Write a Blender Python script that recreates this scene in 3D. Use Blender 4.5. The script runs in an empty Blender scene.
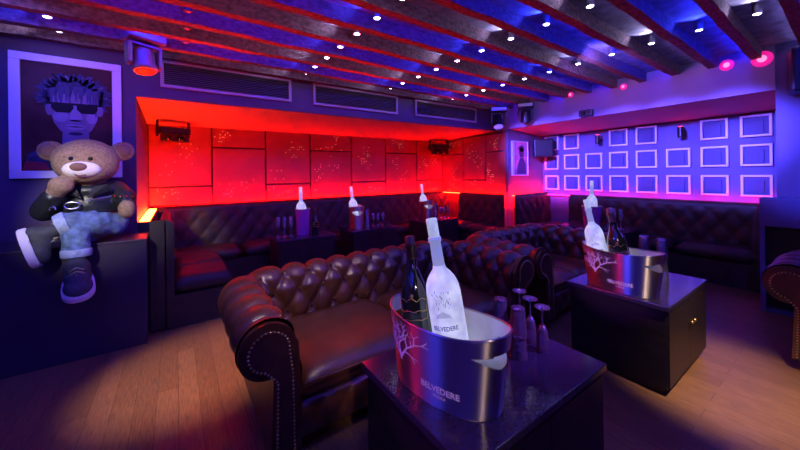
import bpy, bmesh, math, random
from mathutils import Vector, Matrix, Euler
random.seed(7)
C = bpy.context.scene.collection
PI = math.pi
R = math.radians

# ------------------------------------------------------------------ materials
MATS = {}
def nodes(name):
    m = bpy.data.materials.new(name); m.use_nodes = True
    nt = m.node_tree; b = nt.nodes['Principled BSDF']
    MATS[name] = m
    return m, nt, b
def pset(b, **k):
    for n, v in k.items():
        b.inputs[n.replace('_', ' ')].default_value = v
def col(c): return (c[0], c[1], c[2], 1)
def mat(name, c, rough=.5, metal=0, noise=0, scale=20, bump=0, bscale=80, spec=.5, coat=0, stretch=None):
    m, nt, b = nodes(name)
    pset(b, Base_Color=col(c), Roughness=rough, Metallic=metal)
    b.inputs['Specular IOR Level'].default_value = spec
    if coat: b.inputs['Coat Weight'].default_value = coat; b.inputs['Coat Roughness'].default_value = .1
    N = nt.nodes; L = nt.links
    if noise or bump:
        tc = N.new('ShaderNodeTexCoord'); mp = N.new('ShaderNodeMapping')
        L.new(tc.outputs['Object'], mp.inputs[0])
        if stretch: mp.inputs['Scale'].default_value = stretch
    if noise:
        n = N.new('ShaderNodeTexNoise'); n.inputs['Scale'].default_value = scale; n.inputs['Detail'].default_value = 5
        L.new(mp.outputs[0], n.inputs[0])
        r = N.new('ShaderNodeValToRGB')
        r.color_ramp.elements[0].position = .3; r.color_ramp.elements[1].position = .7
        r.color_ramp.elements[0].color = col([x * (1 - noise) for x in c])
        r.color_ramp.elements[1].color = col([min(1, x * (1 + noise)) for x in c])
        L.new(n.outputs['Fac'], r.inputs[0]); L.new(r.outputs[0], b.inputs['Base Color'])
    if bump:
        n2 = N.new('ShaderNodeTexNoise'); n2.inputs['Scale'].default_value = bscale; n2.inputs['Detail'].default_value = 4
        L.new(mp.outputs[0], n2.inputs[0])
        bp = N.new('ShaderNodeBump'); bp.inputs['Strength'].default_value = bump; bp.inputs['Distance'].default_value = .01
        L.new(n2.outputs['Fac'], bp.inputs['Height']); L.new(bp.outputs[0], b.inputs['Normal'])
    return m
def emit(name, c, s, base=None):
    m, nt, b = nodes(name)
    pset(b, Base_Color=col(base or c), Roughness=.4)
    b.inputs['Emission Color'].default_value = col(c); b.inputs['Emission Strength'].default_value = s
    return m
def glass(name, c=(1, 1, 1), rough=0.0, ior=1.45):
    m, nt, b = nodes(name)
    pset(b, Base_Color=col(c), Roughness=rough, IOR=ior); b.inputs['Transmission Weight'].default_value = 1
    return m

M = {}
M['leather'] = mat('oxblood_leather', (.085, .028, .012), .3, noise=.35, scale=9, bump=.2, bscale=160, spec=.75)
M['leather_trim'] = mat('oxblood_leather_panel', (.085, .03, .018), .42, noise=.25, scale=14, bump=.3, bscale=200)
M['bench'] = mat('dark_brown_bench_leather', (.034, .023, .020), .48, noise=.3, scale=10, bump=.25, bscale=160, spec=.4)
M['brass'] = mat('aged_brass', (.55, .38, .18), .35, 1)
M['table_top'] = mat('black_gloss_top', (.028, .020, .048), .15, noise=.25, scale=90, spec=.7)  # violet tint in the base stands in for the reflected ceiling light
M['table_body'] = mat('black_wood', (.014, .010, .012), .4, noise=.4, scale=6, bump=.15, bscale=30, stretch=(1, 1, 8))
M['steel'] = None
M['frost'] = None
M['black_plastic'] = mat('black_plastic', (.012, .012, .014), .35)
M['grey_metal'] = mat('grey_metal', (.35, .35, .38), .35, 1)
M['lamp_grey'] = mat('lamp_grey_metal', (.28, .27, .30), .35, .6)
M['dark_metal'] = mat('dark_metal', (.05, .05, .055), .4, .8)
M['navy_wall'] = mat('navy_paint', (.072, .040, .105), .6, noise=.15, scale=3, bump=.08, bscale=120)
M['lilac'] = mat('pale_lilac_paint', (.30, .26, .40), .6, noise=.08, scale=4)
M['soffit'] = mat('soffit_paint', (.44, .22, .30), .6, noise=.06, scale=4)
M['violet_wall'] = mat('violet_wall_paint', (.11, .10, .25), .6, noise=.06, scale=5)
M['frame_white'] = mat('white_frame_paint', (.80, .78, .84), .45)
M['recess'] = mat('violet_recess_paint', (.075, .07, .19), .6)
M['plum_wall'] = mat('plum_wall_paint', (.20, .12, .24), .6, noise=.1, scale=5)
M['red_panel'] = mat('red_lacquer_panel', (.33, .06, .055), .38, noise=.12, scale=3, bump=.05, bscale=40)
M['red_gap'] = mat('dark_red_backing', (.10, .02, .02), .7)
M['beam'] = mat('rough_sawn_timber', (.15, .095, .11), .8, noise=.5, scale=34, bump=1, bscale=60, stretch=(.8, 1.2, 1.2))
M['ceiling'] = mat('ceiling_paint', (.22, .22, .30), .8, noise=.4, scale=10, bump=.3, bscale=40)
M['vent_dark'] = mat('vent_louvre_paint', (.12, .11, .13), .5)
M['vent_frame'] = mat('vent_frame_paint', (.36, .32, .40), .5)
M['plinth'] = mat('plum_plinth_paint', (.030, .018, .042), .5, noise=.15, scale=5)
M['cab_blue'] = mat('blue_black_cabinet', (.09, .10, .28), .45)
M['dark_wall'] = mat('dark_wall_paint', (.03, .025, .04), .7)
M['fur'] = mat('brown_fur', (.34, .22, .13), .95, noise=.35, scale=60, bump=.9, bscale=170)
M['fur_cream'] = mat('cream_fur', (.88, .84, .78), .95, noise=.1, scale=60, bump=.7, bscale=170)
M['fur_nose'] = mat('brown_nose_velvet', (.20, .10, .07), .7)
M['black_eye'] = mat('black_glass_eye', (.01, .01, .01), .1)
M['jacket'] = mat('black_leather_jacket', (.016, .018, .020), .36, noise=.3, scale=12, bump=.5, bscale=25)
M['denim'] = mat('blue_denim', (.12, .19, .33), .85, noise=.45, scale=22, bump=.6, bscale=60)
M['denim_cuff'] = mat('pale_denim_cuff', (.34, .42, .55), .85, noise=.2, scale=30, bump=.5, bscale=90)
M['shoe'] = mat('charcoal_canvas', (.045, .048, .05), .7, noise=.3, scale=30, bump=.3, bscale=150)
M['rubber'] = mat('white_rubber', (.78, .74, .74), .5)
M['lace'] = mat('khaki_lace', (.38, .34, .22), .8)
M['chrome'] = mat('chrome_stud', (.75, .75, .75), .2, 1)
M['champ'] = mat('black_green_bottle', (.008, .012, .010), .06, spec=.7, coat=.5)
M['gold'] = mat('gold_foil', (.62, .47, .16), .3, 1, bump=.3, bscale=120)
def thin_glass(name, tint, haze):      # thin-walled glass: Fresnel reflection over clear transmission, a little haze
    m = bpy.data.materials.new(name); m.use_nodes = True; MATS[name] = m
    nt = m.node_tree; N = nt.nodes; L = nt.links; N.remove(N['Principled BSDF'])
    tr = N.new('ShaderNodeBsdfTransparent'); tr.inputs[0].default_value = col(tint)
    gl = N.new('ShaderNodeBsdfGlossy'); gl.inputs['Roughness'].default_value = .07
    df = N.new('ShaderNodeBsdfDiffuse'); df.inputs[0].default_value = (.85, .82, 1, 1)
    fr = N.new('ShaderNodeFresnel'); fr.inputs[0].default_value = 1.6
    m1 = N.new('ShaderNodeMixShader'); m1.inputs[0].default_value = haze
    m2 = N.new('ShaderNodeMixShader')
    L.new(tr.outputs[0], m1.inputs[1]); L.new(df.outputs[0], m1.inputs[2])
    L.new(fr.outputs[0], m2.inputs[0]); L.new(m1.outputs[0], m2.inputs[1]); L.new(gl.outputs[0], m2.inputs[2])
    L.new(m2.outputs[0], N['Material Output'].inputs[0]); return m
M['clear'] = thin_glass('clear_glass', (.93, .91, 1), .10)
M['etch'] = mat('white_etching', (.92, .92, .90), .45)
M['label_ink'] = mat('blue_grey_ink', (.16, .20, .38), .5)
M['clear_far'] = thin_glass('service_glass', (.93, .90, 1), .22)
M['purple_acrylic'] = mat('purple_acrylic', (.35, .08, .40), .2)
M['led_red'] = emit('red_led', (1, .004, .001), 330)
M['led_pink'] = emit('magenta_led', (1, .004, .14), 40)
M['led_orange'] = emit('orange_led', (1, .03, .003), 200)
M['spot_white'] = emit('violet_white_lens', (.62, .58, 1), 30)
M['spot_blue'] = emit('blue_white_lens', (.42, .45, 1), 30)
M['spot_off'] = mat('unlit_lens', (.35, .32, .38), .2)
M['red_lens'] = emit('red_lamp', (1, .03, .02), 9)
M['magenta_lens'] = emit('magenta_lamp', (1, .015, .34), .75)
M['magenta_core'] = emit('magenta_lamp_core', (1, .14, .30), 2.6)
M['red_mirror'] = emit('red_lit_lens', (1, .02, .01), .5)
M['blue_lens'] = emit('blue_lit_lens', (.08, .12, 1), 1.2)
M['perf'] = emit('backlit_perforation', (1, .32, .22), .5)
M['print_bg'] = mat('print_backdrop', (.070, .022, .022), .4, noise=.4, scale=6, spec=.12)
M['print_skin'] = mat('print_skin', (.22, .17, .27), .45, noise=.2, scale=9, spec=.12)
M['print_light'] = mat('print_highlight', (.30, .26, .40), .45, noise=.15, scale=9, spec=.12)
M['print_hair'] = mat('print_hair', (.045, .045, .10), .5, noise=.4, scale=20, spec=.12)
M['print_lock'] = mat('print_lock', (.075, .075, .16), .5, spec=.12)
M['print_black'] = mat('print_black', (.008, .008, .012), .4, spec=.12)
M['print_red'] = mat('print_red', (.30, .03, .05), .5, spec=.12)
M['pink_print'] = mat('pink_print', (.75, .32, .55), .5, noise=.25, scale=8)
M['pink_dark'] = mat('pink_print_dark', (.14, .05, .20), .5)

# brushed steel
m, nt, b = nodes('brushed_steel'); M['steel'] = m
pset(b, Base_Color=(.44, .42, .46, 1), Metallic=1, Roughness=.37)
b.inputs['Anisotropic'].default_value = 1.0; b.inputs['Anisotropic Rotation'].default_value = .25
tg = nt.nodes.new('ShaderNodeTangent'); tg.direction_type = 'RADIAL'; tg.axis = 'Z'
nt.links.new(tg.outputs[0], b.inputs['Tangent'])
tc = nt.nodes.new('ShaderNodeTexCoord'); mp = nt.nodes.new('ShaderNodeMapping'); mp.inputs['Scale'].default_value = (2, 2, 180)
n = nt.nodes.new('ShaderNodeTexNoise'); n.inputs['Scale'].default_value = 6; n.inputs['Detail'].default_value = 3
bp = nt.nodes.new('ShaderNodeBump'); bp.inputs['Strength'].default_value = .012; bp.inputs['Distance'].default_value = .01
nt.links.new(tc.outputs['Object'], mp.inputs[0]); nt.links.new(mp.outputs[0], n.inputs[0])
nt.links.new(n.outputs['Fac'], bp.inputs['Height']); nt.links.new(bp.outputs[0], b.inputs['Normal'])
M['steel_in'] = mat('satin_steel_lining', (.72, .72, .76), .42, .55, noise=.12, scale=12, bump=.25, bscale=30)
# frosted glowing glass: lit from an LED in the base
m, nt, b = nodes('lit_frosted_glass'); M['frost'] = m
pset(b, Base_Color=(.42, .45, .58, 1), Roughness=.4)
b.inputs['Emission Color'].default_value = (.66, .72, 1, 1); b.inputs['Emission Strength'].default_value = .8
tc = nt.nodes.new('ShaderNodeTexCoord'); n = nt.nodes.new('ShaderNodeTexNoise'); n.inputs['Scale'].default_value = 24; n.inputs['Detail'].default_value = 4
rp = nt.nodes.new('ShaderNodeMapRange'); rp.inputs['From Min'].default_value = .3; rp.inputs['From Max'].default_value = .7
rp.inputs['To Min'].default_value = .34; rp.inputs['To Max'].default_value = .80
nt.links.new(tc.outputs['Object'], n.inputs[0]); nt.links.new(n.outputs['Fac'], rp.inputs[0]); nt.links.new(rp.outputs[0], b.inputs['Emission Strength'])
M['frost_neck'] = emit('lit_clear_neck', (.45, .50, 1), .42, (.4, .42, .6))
# plank floor
m, nt, b = nodes('brown_plank_floor'); M['floor'] = m
N, L = nt.nodes, nt.links
tc = N.new('ShaderNodeTexCoord')
br = N.new('ShaderNodeTexBrick'); br.offset = .4
br.inputs['Color1'].default_value = (.225, .118, .062, 1); br.inputs['Color2'].default_value = (.165, .084, .044, 1); br.inputs['Mortar'].default_value = (.09, .046, .026, 1)
br.inputs['Scale'].default_value = 1; br.inputs['Mortar Size'].default_value = .0016; br.inputs['Brick Width'].default_value = 1.3; br.inputs['Row Height'].default_value = .11
mp = N.new('ShaderNodeMapping'); mp.inputs['Scale'].default_value = (2.2, 26, 1)
n = N.new('ShaderNodeTexNoise'); n.inputs['Scale'].default_value = 5; n.inputs['Detail'].default_value = 7
mx = N.new('ShaderNodeMixRGB'); mx.blend_type = 'MULTIPLY'; mx.inputs[0].default_value = .6
rp = N.new('ShaderNodeValToRGB'); rp.color_ramp.elements[0].color = (.35, .32, .3, 1); rp.color_ramp.elements[0].position = .3; rp.color_ramp.elements[1].position = .7; rp.color_ramp.elements[1].color = (1.25, 1.2, 1.1, 1)
mr = N.new('ShaderNodeMapping'); mr.inputs['Rotation'].default_value = (0, 0, PI / 2); L.new(tc.outputs['Object'], mr.inputs[0])
L.new(mr.outputs[0], br.inputs[0]); L.new(mr.outputs[0], mp.inputs[0]); L.new(mp.outputs[0], n.inputs[0]); L.new(n.outputs['Fac'], rp.inputs[0])
L.new(br.outputs['Color'], mx.inputs[1]); L.new(rp.outputs[0], mx.inputs[2]); L.new(mx.outputs[0], b.inputs['Base Color'])
pset(b, Roughness=.42)
bp = N.new('ShaderNodeBump'); bp.inputs['Strength'].default_value = .15; bp.inputs['Distance'].default_value = .005
L.new(n.outputs['Fac'], bp.inputs['Height']); L.new(bp.outputs[0], b.inputs['Normal'])

# ------------------------------------------------------------------ helpers
def link(name, me, parent=None):
    o = bpy.data.objects.new(name, me); C.objects.link(o)
    if parent is not None: o.parent = parent
    return o
def obj(name, bm, m, parent=None, smooth=False, angle=None):
    me = bpy.data.meshes.new(name); bm.normal_update(); bm.to_mesh(me); bm.free()
    for q in (m if isinstance(m, (list, tuple)) else [m]): me.materials.append(q)
    if smooth:
        me.polygons.foreach_set('use_smooth', [True] * len(me.polygons))
        if angle is not None:
            me.set_sharp_from_angle(angle=R(angle))
    return link(name, me, parent)
def tag(o, label, cat, group=None, kind=None):
    if label: o['label'] = label
    if cat: o['category'] = cat
    if group: o['group'] = group
    if kind: o['kind'] = kind
    return o
def thing(name, label, cat, loc=(0, 0, 0), rz=0, group=None):
    o = bpy.data.objects.new(name, None); C.objects.link(o); o.empty_display_size = .1
    o.location = loc; o.rotation_euler = (0, 0, rz)
    return tag(o, label, cat, group)
def struct(name, bm, m, smooth=False, label=None):
    o = obj(name, bm, m, None, smooth); o['kind'] = 'structure'
    if label: o['label'] = label
    return o
def copy_tree(o, parent=None):
    c = o.copy(); C.objects.link(c)
    if parent is not None: c.parent = parent
    for ch in [q for q in list(C.objects) if q.parent == o]: copy_tree(ch, c)
    return c
def BM(): return bmesh.new()
def box(bm, c, s, bev=0, rot=None, seg=2, mi=0):
    mtx = Matrix.Translation(c) @ (rot.to_matrix().to_4x4() if isinstance(rot, Euler) else (rot or Matrix())) @ Matrix.Diagonal((s[0], s[1], s[2], 1))
    g = bmesh.ops.create_cube(bm, size=1, matrix=mtx)
    vs = g['verts']
    fs = {f for v in vs for f in v.link_faces}
    for f in fs: f.material_index = mi
    if bev > 0:
        es = list({e for v in vs for e in v.link_edges})
        bmesh.ops.bevel(bm, geom=es, offset=bev, segments=seg, profile=.5, affect='EDGES')
    return bm
def bx(x0, x1, y0, y1, z0, z1, bev=0, bm=None):
    bm = bm or BM()
    return box(bm, ((x0 + x1) / 2, (y0 + y1) / 2, (z0 + z1) / 2), (x1 - x0, y1 - y0, z1 - z0), bev)
def frame_of(d):
    d = Vector(d).normalized(); a = Vector((0, 0, 1)) if abs(d.z) < .95 else Vector((1, 0, 0))
    u = d.cross(a).normalized(); return u, d.cross(u).normalized()
def tube(bm, pts, rad, seg=10, cap=True, flat=1.0):
    pts = [Vector(p) for p in pts]; rr = rad if isinstance(rad, (list, tuple)) else [rad] * len(pts)
    rings = []; up = None
    for i, p in enumerate(pts):
        d = (pts[min(i + 1, len(pts) - 1)] - pts[max(i - 1, 0)]).normalized()
        if up is None: u, v = frame_of(d)
        else:
            u = (up - d * up.dot(d)).normalized(); v = d.cross(u).normalized()
        up = u
        rings.append([bm.verts.new(p + (u * math.cos(2 * PI * k / seg) + v * math.sin(2 * PI * k / seg) * flat) * rr[i]) for k in range(seg)])
    for a, b in zip(rings, rings[1:]):
        for k in range(seg): bm.faces.new((a[k], a[(k + 1) % seg], b[(k + 1) % seg], b[k]))
    if cap:
        bm.faces.new(rings[0][::-1]); bm.faces.new(rings[-1])
    return bm
def cyl(bm, p0, p1, r0, r1=None, seg=20): return tube(bm, [p0, p1], [r0, r0 if r1 is None else r1], seg)
def lathe(bm, prof, seg=28, mtx=None, cap=True):
    rings = []
    for r, z in prof:
        rings.append([bm.verts.new((r * math.cos(2 * PI * k / seg), r * math.sin(2 * PI * k / seg), z)) for k in range(seg)])
    for a, b in zip(rings, rings[1:]):
        for k in range(seg): bm.faces.new((a[k], a[(k + 1) % seg], b[(k + 1) % seg], b[k]))
    if cap:
        bm.faces.new(rings[0][::-1]); bm.faces.new(rings[-1])
    if mtx is not None: bmesh.ops.transform(bm, matrix=mtx, verts=[v for r in rings for v in r])
    return bm
def ell(bm, c, r, rot=None, u=20, v=14):
    mtx = Matrix.Translation(c) @ (rot.to_matrix().to_4x4() if rot else Matrix()) @ Matrix.Diagonal((r[0], r[1], r[2], 1))
    bmesh.ops.create_uvsphere(bm, u_segments=u, v_segments=v, radius=1, matrix=mtx); return bm
def grid(bm, f, nu, nv, closed_u=False):
    vs = [[bm.verts.new(f(i / nu, j / nv)) for j in range(nv + 1)] for i in range(nu if closed_u else nu + 1)]
    n = len(vs)
    for i in range(nu):
        a = vs[i]; b = vs[(i + 1) % n]
        for j in range(nv): bm.faces.new((a[j], b[j], b[j + 1], a[j + 1]))
    return vs
def prism(bm, pts, d, thick):   # pts: list of Vector on a plane, extruded by d*thick
    a = [bm.verts.new(Vector(p)) for p in pts]; b = [bm.verts.new(Vector(p) + Vector(d) * thick) for p in pts]
    n = len(a); bm.faces.new(a[::-1]); bm.faces.new(b)
    for i in range(n): bm.faces.new((a[i], a[(i + 1) % n], b[(i + 1) % n], b[i]))
    bmesh.ops.recalc_face_normals(bm, faces=bm.faces[:]); return bm
def evaluated(o):
    dg = bpy.context.evaluated_depsgraph_get(); dg.update()
    me = bpy.data.meshes.new_from_object(o.evaluated_get(dg)); return me
def remesh(bm, vox, smooth=6, disp=None):     # fuse overlapping solids into one skin
    me = bpy.data.meshes.new('tmp'); bm.to_mesh(me); bm.free()
    o = bpy.data.objects.new('tmp', me); C.objects.link(o)
    r = o.modifiers.new('r', 'REMESH'); r.mode = 'VOXEL'; r.voxel_size = vox; r.use_smooth_shade = True
    s = o.modifiers.new('s', 'SMOOTH'); s.iterations = smooth; s.factor = .5
    out = evaluated(o)
    bpy.data.objects.remove(o); bpy.data.meshes.remove(me)
    b = BM(); b.from_mesh(out); bpy.data.meshes.remove(out); return b
def text_mesh(s, size, depth=0):
    cu = bpy.data.curves.new('t', 'FONT'); cu.body = s; cu.size = size; cu.align_x = 'CENTER'; cu.extrude = depth; cu.offset = size * .022
    cu.resolution_u = 3
    o = bpy.data.objects.new('t', cu); C.objects.link(o)
    me = evaluated(o); bpy.data.objects.remove(o); bpy.data.curves.remove(cu)
    b = BM(); b.from_mesh(me); bpy.data.meshes.remove(me); return b
def smoothstep(a, b, x):
    t = max(0, min(1, (x - a) / (b - a))); return t * t * (3 - 2 * t)
ORD = ['first', 'second', 'third', 'fourth', 'fifth', 'sixth', 'seventh', 'eighth', 'ninth', 'tenth', 'eleventh', 'twelfth']

# ------------------------------------------------------------------ room shell
WX0, WX1, WY0 = -2.6, 6.0, -2.6
PW = 3.85            # picture wall / back fascia plane
AY = 5.35            # back wall of the seating alcove
AX = -.30            # left return wall of the alcove
SX = 4.90            # side wall of the alcove and right fascia plane
BY = 3.60            # short wall with the small picture
CZ = 2.64
struct('floor', bx(WX0, WX1, WY0, AY, -.1, 0), M['floor'])
struct('ceiling', bx(WX0, WX1, WY0, AY, CZ, CZ + .1), M['ceiling'])
struct('wall_left', bx(WX0, AX, PW, AY + .1, 0, CZ), M['navy_wall'], label='navy painted wall behind the framed portrait')
struct('wall_west', bx(WX0 - .1, WX0, WY0, PW, 0, CZ), M['lilac'])
struct('wall_rear', bx(WX0, WX1, WY0 - .1, WY0, 0, CZ), M['dark_wall'])
wb = struct('wall_back', bx(AX, SX + .1, AY, AY + .1, 0, CZ), M['red_gap'], label='back wall of the seating alcove clad in red panels')
ws = struct('wall_side', bx(SX, SX + .1, BY + .1, AY, 0, CZ), M['red_gap'], label='short side wall of the alcove clad in red panels')
struct('wall_corner', bx(SX, WX1 + .1, BY, BY + .1, 0, CZ), M['plum_wall'], label='short plum wall holding the small pink picture')
struct('wall_right', bx(WX1, WX1 + .1, WY0, BY, 0, CZ), M['violet_wall'], label='violet lit wall covered in square frames')
# lowered ceilings over the seats, with their front faces
def hexa(p):   # 8 corner points: bottom 4 then top 4
    bm = BM(); v = [bm.verts.new(q) for q in p]
    for f in ((3, 2, 1, 0), (4, 5, 6, 7), (0, 1, 5, 4), (1, 2, 6, 5), (2, 3, 7, 6), (3, 0, 4, 7)): bm.faces.new([v[i] for i in f])
    bmesh.ops.recalc_face_normals(bm, faces=bm.faces[:]); return bm
struct('ceiling_soffit', hexa([(AX, PW + .03, 2.15), (SX, PW + .03, 2.175), (SX, AY, 2.10), (AX, AY, 2.09), (AX, PW + .03, CZ), (SX, PW + .03, CZ), (SX, AY, CZ), (AX, AY, CZ)]), M['soffit'])
struct('trim_1', hexa([(AX, PW, 2.15), (SX - .012, PW, 2.175), (SX - .012, PW + .03, 2.175), (AX, PW + .03, 2.15), (AX, PW, CZ), (SX - .012, PW, CZ), (SX - .012, PW + .03, CZ), (AX, PW + .03, CZ)]), M['navy_wall'], label='dark fascia with air vents above the red alcove')
struct('ceiling_soffit_side', hexa([(SX + .03, .46, 2.19), (WX1, .46, 2.12), (WX1, BY, 2.11), (SX + .03, BY, 2.18), (SX + .03, .46, CZ), (WX1, .46, CZ), (WX1, BY, CZ), (SX + .03, BY, CZ)]), M['soffit'])
struct('trim_2', hexa([(SX - .01, .46, 2.19), (SX + .03, .46, 2.19), (SX + .03, PW + .03, 2.175), (SX - .01, PW + .03, 2.175), (SX - .01, .46, CZ), (SX + .03, .46, CZ), (SX + .03, PW + .03, CZ), (SX - .01, PW + .03, CZ)]), M['lilac'], label='pale lilac fascia above the violet wall seating')
struct('wall_pier', bx(SX, 5.5, -.5, .46, 0, CZ), M['violet_wall'], label='violet pier at the right edge')
# ceiling beams (along X)
ROW0, DR = .42, .325
for k in range(-6, 11):
    y = ROW0 + DR * (k + .5)
    if k == 10: y = ROW0 + DR * 10.42
    bm = bx(WX0, SX - .012 if k < 10 else SX - .012, y - .038, y + .038, 2.53, CZ)
    bmesh.ops.subdivide_edges(bm, edges=[e for e in bm.edges if e.calc_length() > 3], cuts=150)
    for v in bm.verts:
        if v.co.z < 2.6:
            v.co.z += (math.sin(v.co.x * 5.1 + k) + math.sin(v.co.x * 13.7 + 2 * k) + random.uniform(-1, 1)) * .0022
            v.co.y += (math.sin(v.co.x * 7.3 + 3 * k) + random.uniform(-1, 1)) * .0022
    struct('trim_%d' % (k + 9), bm, M['beam'], label='rough dark timber ceiling beam')

M['tape_blue'] = emit('blue_led_tape', (.008, .016, 1), 60)
M['tape_white'] = emit('silver_led_tape', (.36, .30, 1), 8)
for j in range(-3, 11):  # unseen strips added to light the next beam's face evenly
    y = ROW0 + DR * (j - .5) + .040
    struct('trim_%d' % (j + 44), bx(WX0, SX - .03, y, y + .006, 2.585, 2.597), M['tape_blue' if j % 2 else 'tape_white'], label='LED tape on the hidden side of a ceiling beam')

# red wall panels with backlit perforations
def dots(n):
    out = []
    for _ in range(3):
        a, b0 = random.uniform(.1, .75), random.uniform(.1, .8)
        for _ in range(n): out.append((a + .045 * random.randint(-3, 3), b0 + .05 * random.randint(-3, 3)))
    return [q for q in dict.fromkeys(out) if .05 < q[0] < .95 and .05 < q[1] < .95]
def panel(parent, p0, du, w, z0, z1, nrm):
    g = .012; bm = BM()
    du = Vector(du); nr = Vector(nrm); p0 = Vector(p0)
    c = p0 + du * (w / 2) + Vector((0, 0, (z0 + z1) / 2)) + nr * .012
    s = (abs(du.x) * (w - 2 * g) + abs(nr.x) * .024, abs(du.y) * (w - 2 * g) + abs(nr.y) * .024, z1 - z0 - 2 * g)
    box(bm, c, s, .006)
    o = obj('panel', bm, M['red_panel'], parent)
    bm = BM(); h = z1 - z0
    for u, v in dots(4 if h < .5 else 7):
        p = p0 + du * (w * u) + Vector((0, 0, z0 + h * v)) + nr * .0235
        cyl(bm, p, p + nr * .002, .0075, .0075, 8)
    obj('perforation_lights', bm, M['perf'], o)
sx = [AX, .428, 1.158, 1.873, 2.644, 3.385, 4.16, SX]
for i in range(7):
    zs = 1.255 if i % 2 == 0 else 1.81
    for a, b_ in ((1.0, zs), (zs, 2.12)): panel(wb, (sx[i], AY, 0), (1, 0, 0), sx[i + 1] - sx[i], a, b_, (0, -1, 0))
sy = [5.32, 4.68, 4.10, BY + .02]
for i in range(3):
    zs = 1.255 if i % 2 else 1.79
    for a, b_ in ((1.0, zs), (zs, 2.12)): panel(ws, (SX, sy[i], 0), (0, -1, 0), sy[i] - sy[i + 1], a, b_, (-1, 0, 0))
struct('trim_29', bx(AX + .003, AX + .097, PW + .002, AY - .155, 0, .972), M['dark_wall'], label='ledge behind the left bench')
# LED strips hidden behind the bench tops
def led(n, a, b_, w, m):
    a, b_ = Vector(a), Vector(b_); d = (b_ - a).normalized(); s = Vector((-d.y, d.x, 0)) * w
    bm = BM(); k = 24
    vs = [[bm.verts.new(a.lerp(b_, i / k) + s * q) for q in (-.5, .5)] for i in range(k + 1)]
    for i in range(k): bm.faces.new((vs[i][0], vs[i + 1][0], vs[i + 1][1], vs[i][1]))
    r = bmesh.ops.extrude_face_region(bm, geom=bm.faces[:])
    for v in r['geom']:
        if isinstance(v, bmesh.types.BMVert): v.co.z -= .008
    bmesh.ops.recalc_face_normals(bm, faces=bm.faces[:])
    o = struct(n, bm, m, label='glowing LED strip along the top of the bench'); return o
led('trim_30', (AX + .05, AY - .075, .985), (SX - .05, AY - .075, .985), .03, M['led_red'])
led('trim_31', (AX + .052, PW + .01, .985), (AX + .052, AY - .16, .985), .075, M['led_orange'])  # widened so the strip's glow also stands in for the lit ledge top
led('trim_32', (SX - .075, AY - .1, .985), (SX - .075, BY + .05, .985), .03, M['led_red'])
led('trim_33', (SX + .02, BY - .075, .985), (WX1 - .1, BY - .075, .985), .03, M['led_red'])
led('trim_34', (WX1 - .075, BY - .1, .965), (WX1 - .075, .48, .965), .03, M['led_pink'])

# ------------------------------------------------------------------ tufted upholstery
def pillow(s, t, a, b_):
    p, q = s / a + t / b_, s / a - t / b_
    return (abs(math.sin(PI * p)) * abs(math.sin(PI * q))) ** .42
def tuft_height(s, t, a, b_, t1, t2):
    # diamonds below t1, pleats from there to t2
    if t < t1: return pillow(s, t, a, b_)
    f = abs(math.sin(PI * (s / a + t1 / b_))) ** .5
    f0 = pillow(s, t, a, b_) if t < t1 + .02 else f
    w = smoothstep(t2 - .12, t2, t)
    return (f0 * (1 - smoothstep(t1, t1 + .02, t)) + f * smoothstep(t1, t1 + .02, t)) * (1 - w) + .85 * w
def roll_profile():
    # inner face up, over the scroll, under it and down the outside: list of (outward, z)
    pts = []
    for i in range(12): pts.append((.012 * i / 11, .30 + .30 * i / 11))
    cx, cz, r = .150, .590, .128
    for i in range(1, 40):
        a = R(172 - i * (172 + 100) / 39); pts.append((cx + r * math.cos(a), cz + r * math.sin(a)))
    for i in range(1, 10):
        k = i / 9; pts.append((cx + r * math.cos(R(-100)) + .015 * k, cz + r * math.sin(R(-100)) - (.46 - .08) * k))
    return pts
PROF = roll_profile()
def sofa_paths(W, D, rad):
    # inner line, left-front -> back -> right-front; returns list of (pos, outward normal, s, tagname)
    x0, x1 = -W / 2 + .295, W / 2 - .295; yb = D - .295
    out = []; s = 0
    def seg(p, q, n, nm):
        nonlocal s
        L_ = (Vector(q) - Vector(p)).length; k = max(2, int(L_ / .0125))
        for i in range(k + 1):
            out.append((Vector(p).lerp(Vector(q), i / k), Vector(n), s + L_ * i / k, nm))
        s += L_
    def arc(c, a0, a1, nm):
        nonlocal s
        L_ = rad * abs(a1 - a0) + .12
        for i in range(1, 12):
            a = a0 + (a1 - a0) * i / 12; n = Vector((math.cos(a), math.sin(a)))
            out.append((Vector(c) + n * rad, n, s + L_ * i / 12, nm))
        s += L_
    seg((x0, .02), (x0, yb - rad), (-1, 0), 'arm')
    arc((x0 + rad, yb - rad), PI, PI / 2, 'mid')
    seg((x0 + rad, yb), (x1 - rad, yb), (0, 1), 'back')
    arc((x1 - rad, yb - rad), PI / 2, 0, 'mid2')
    seg((x1, yb - rad), (x1, .02), (1, 0), 'arm2')
    return out
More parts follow.
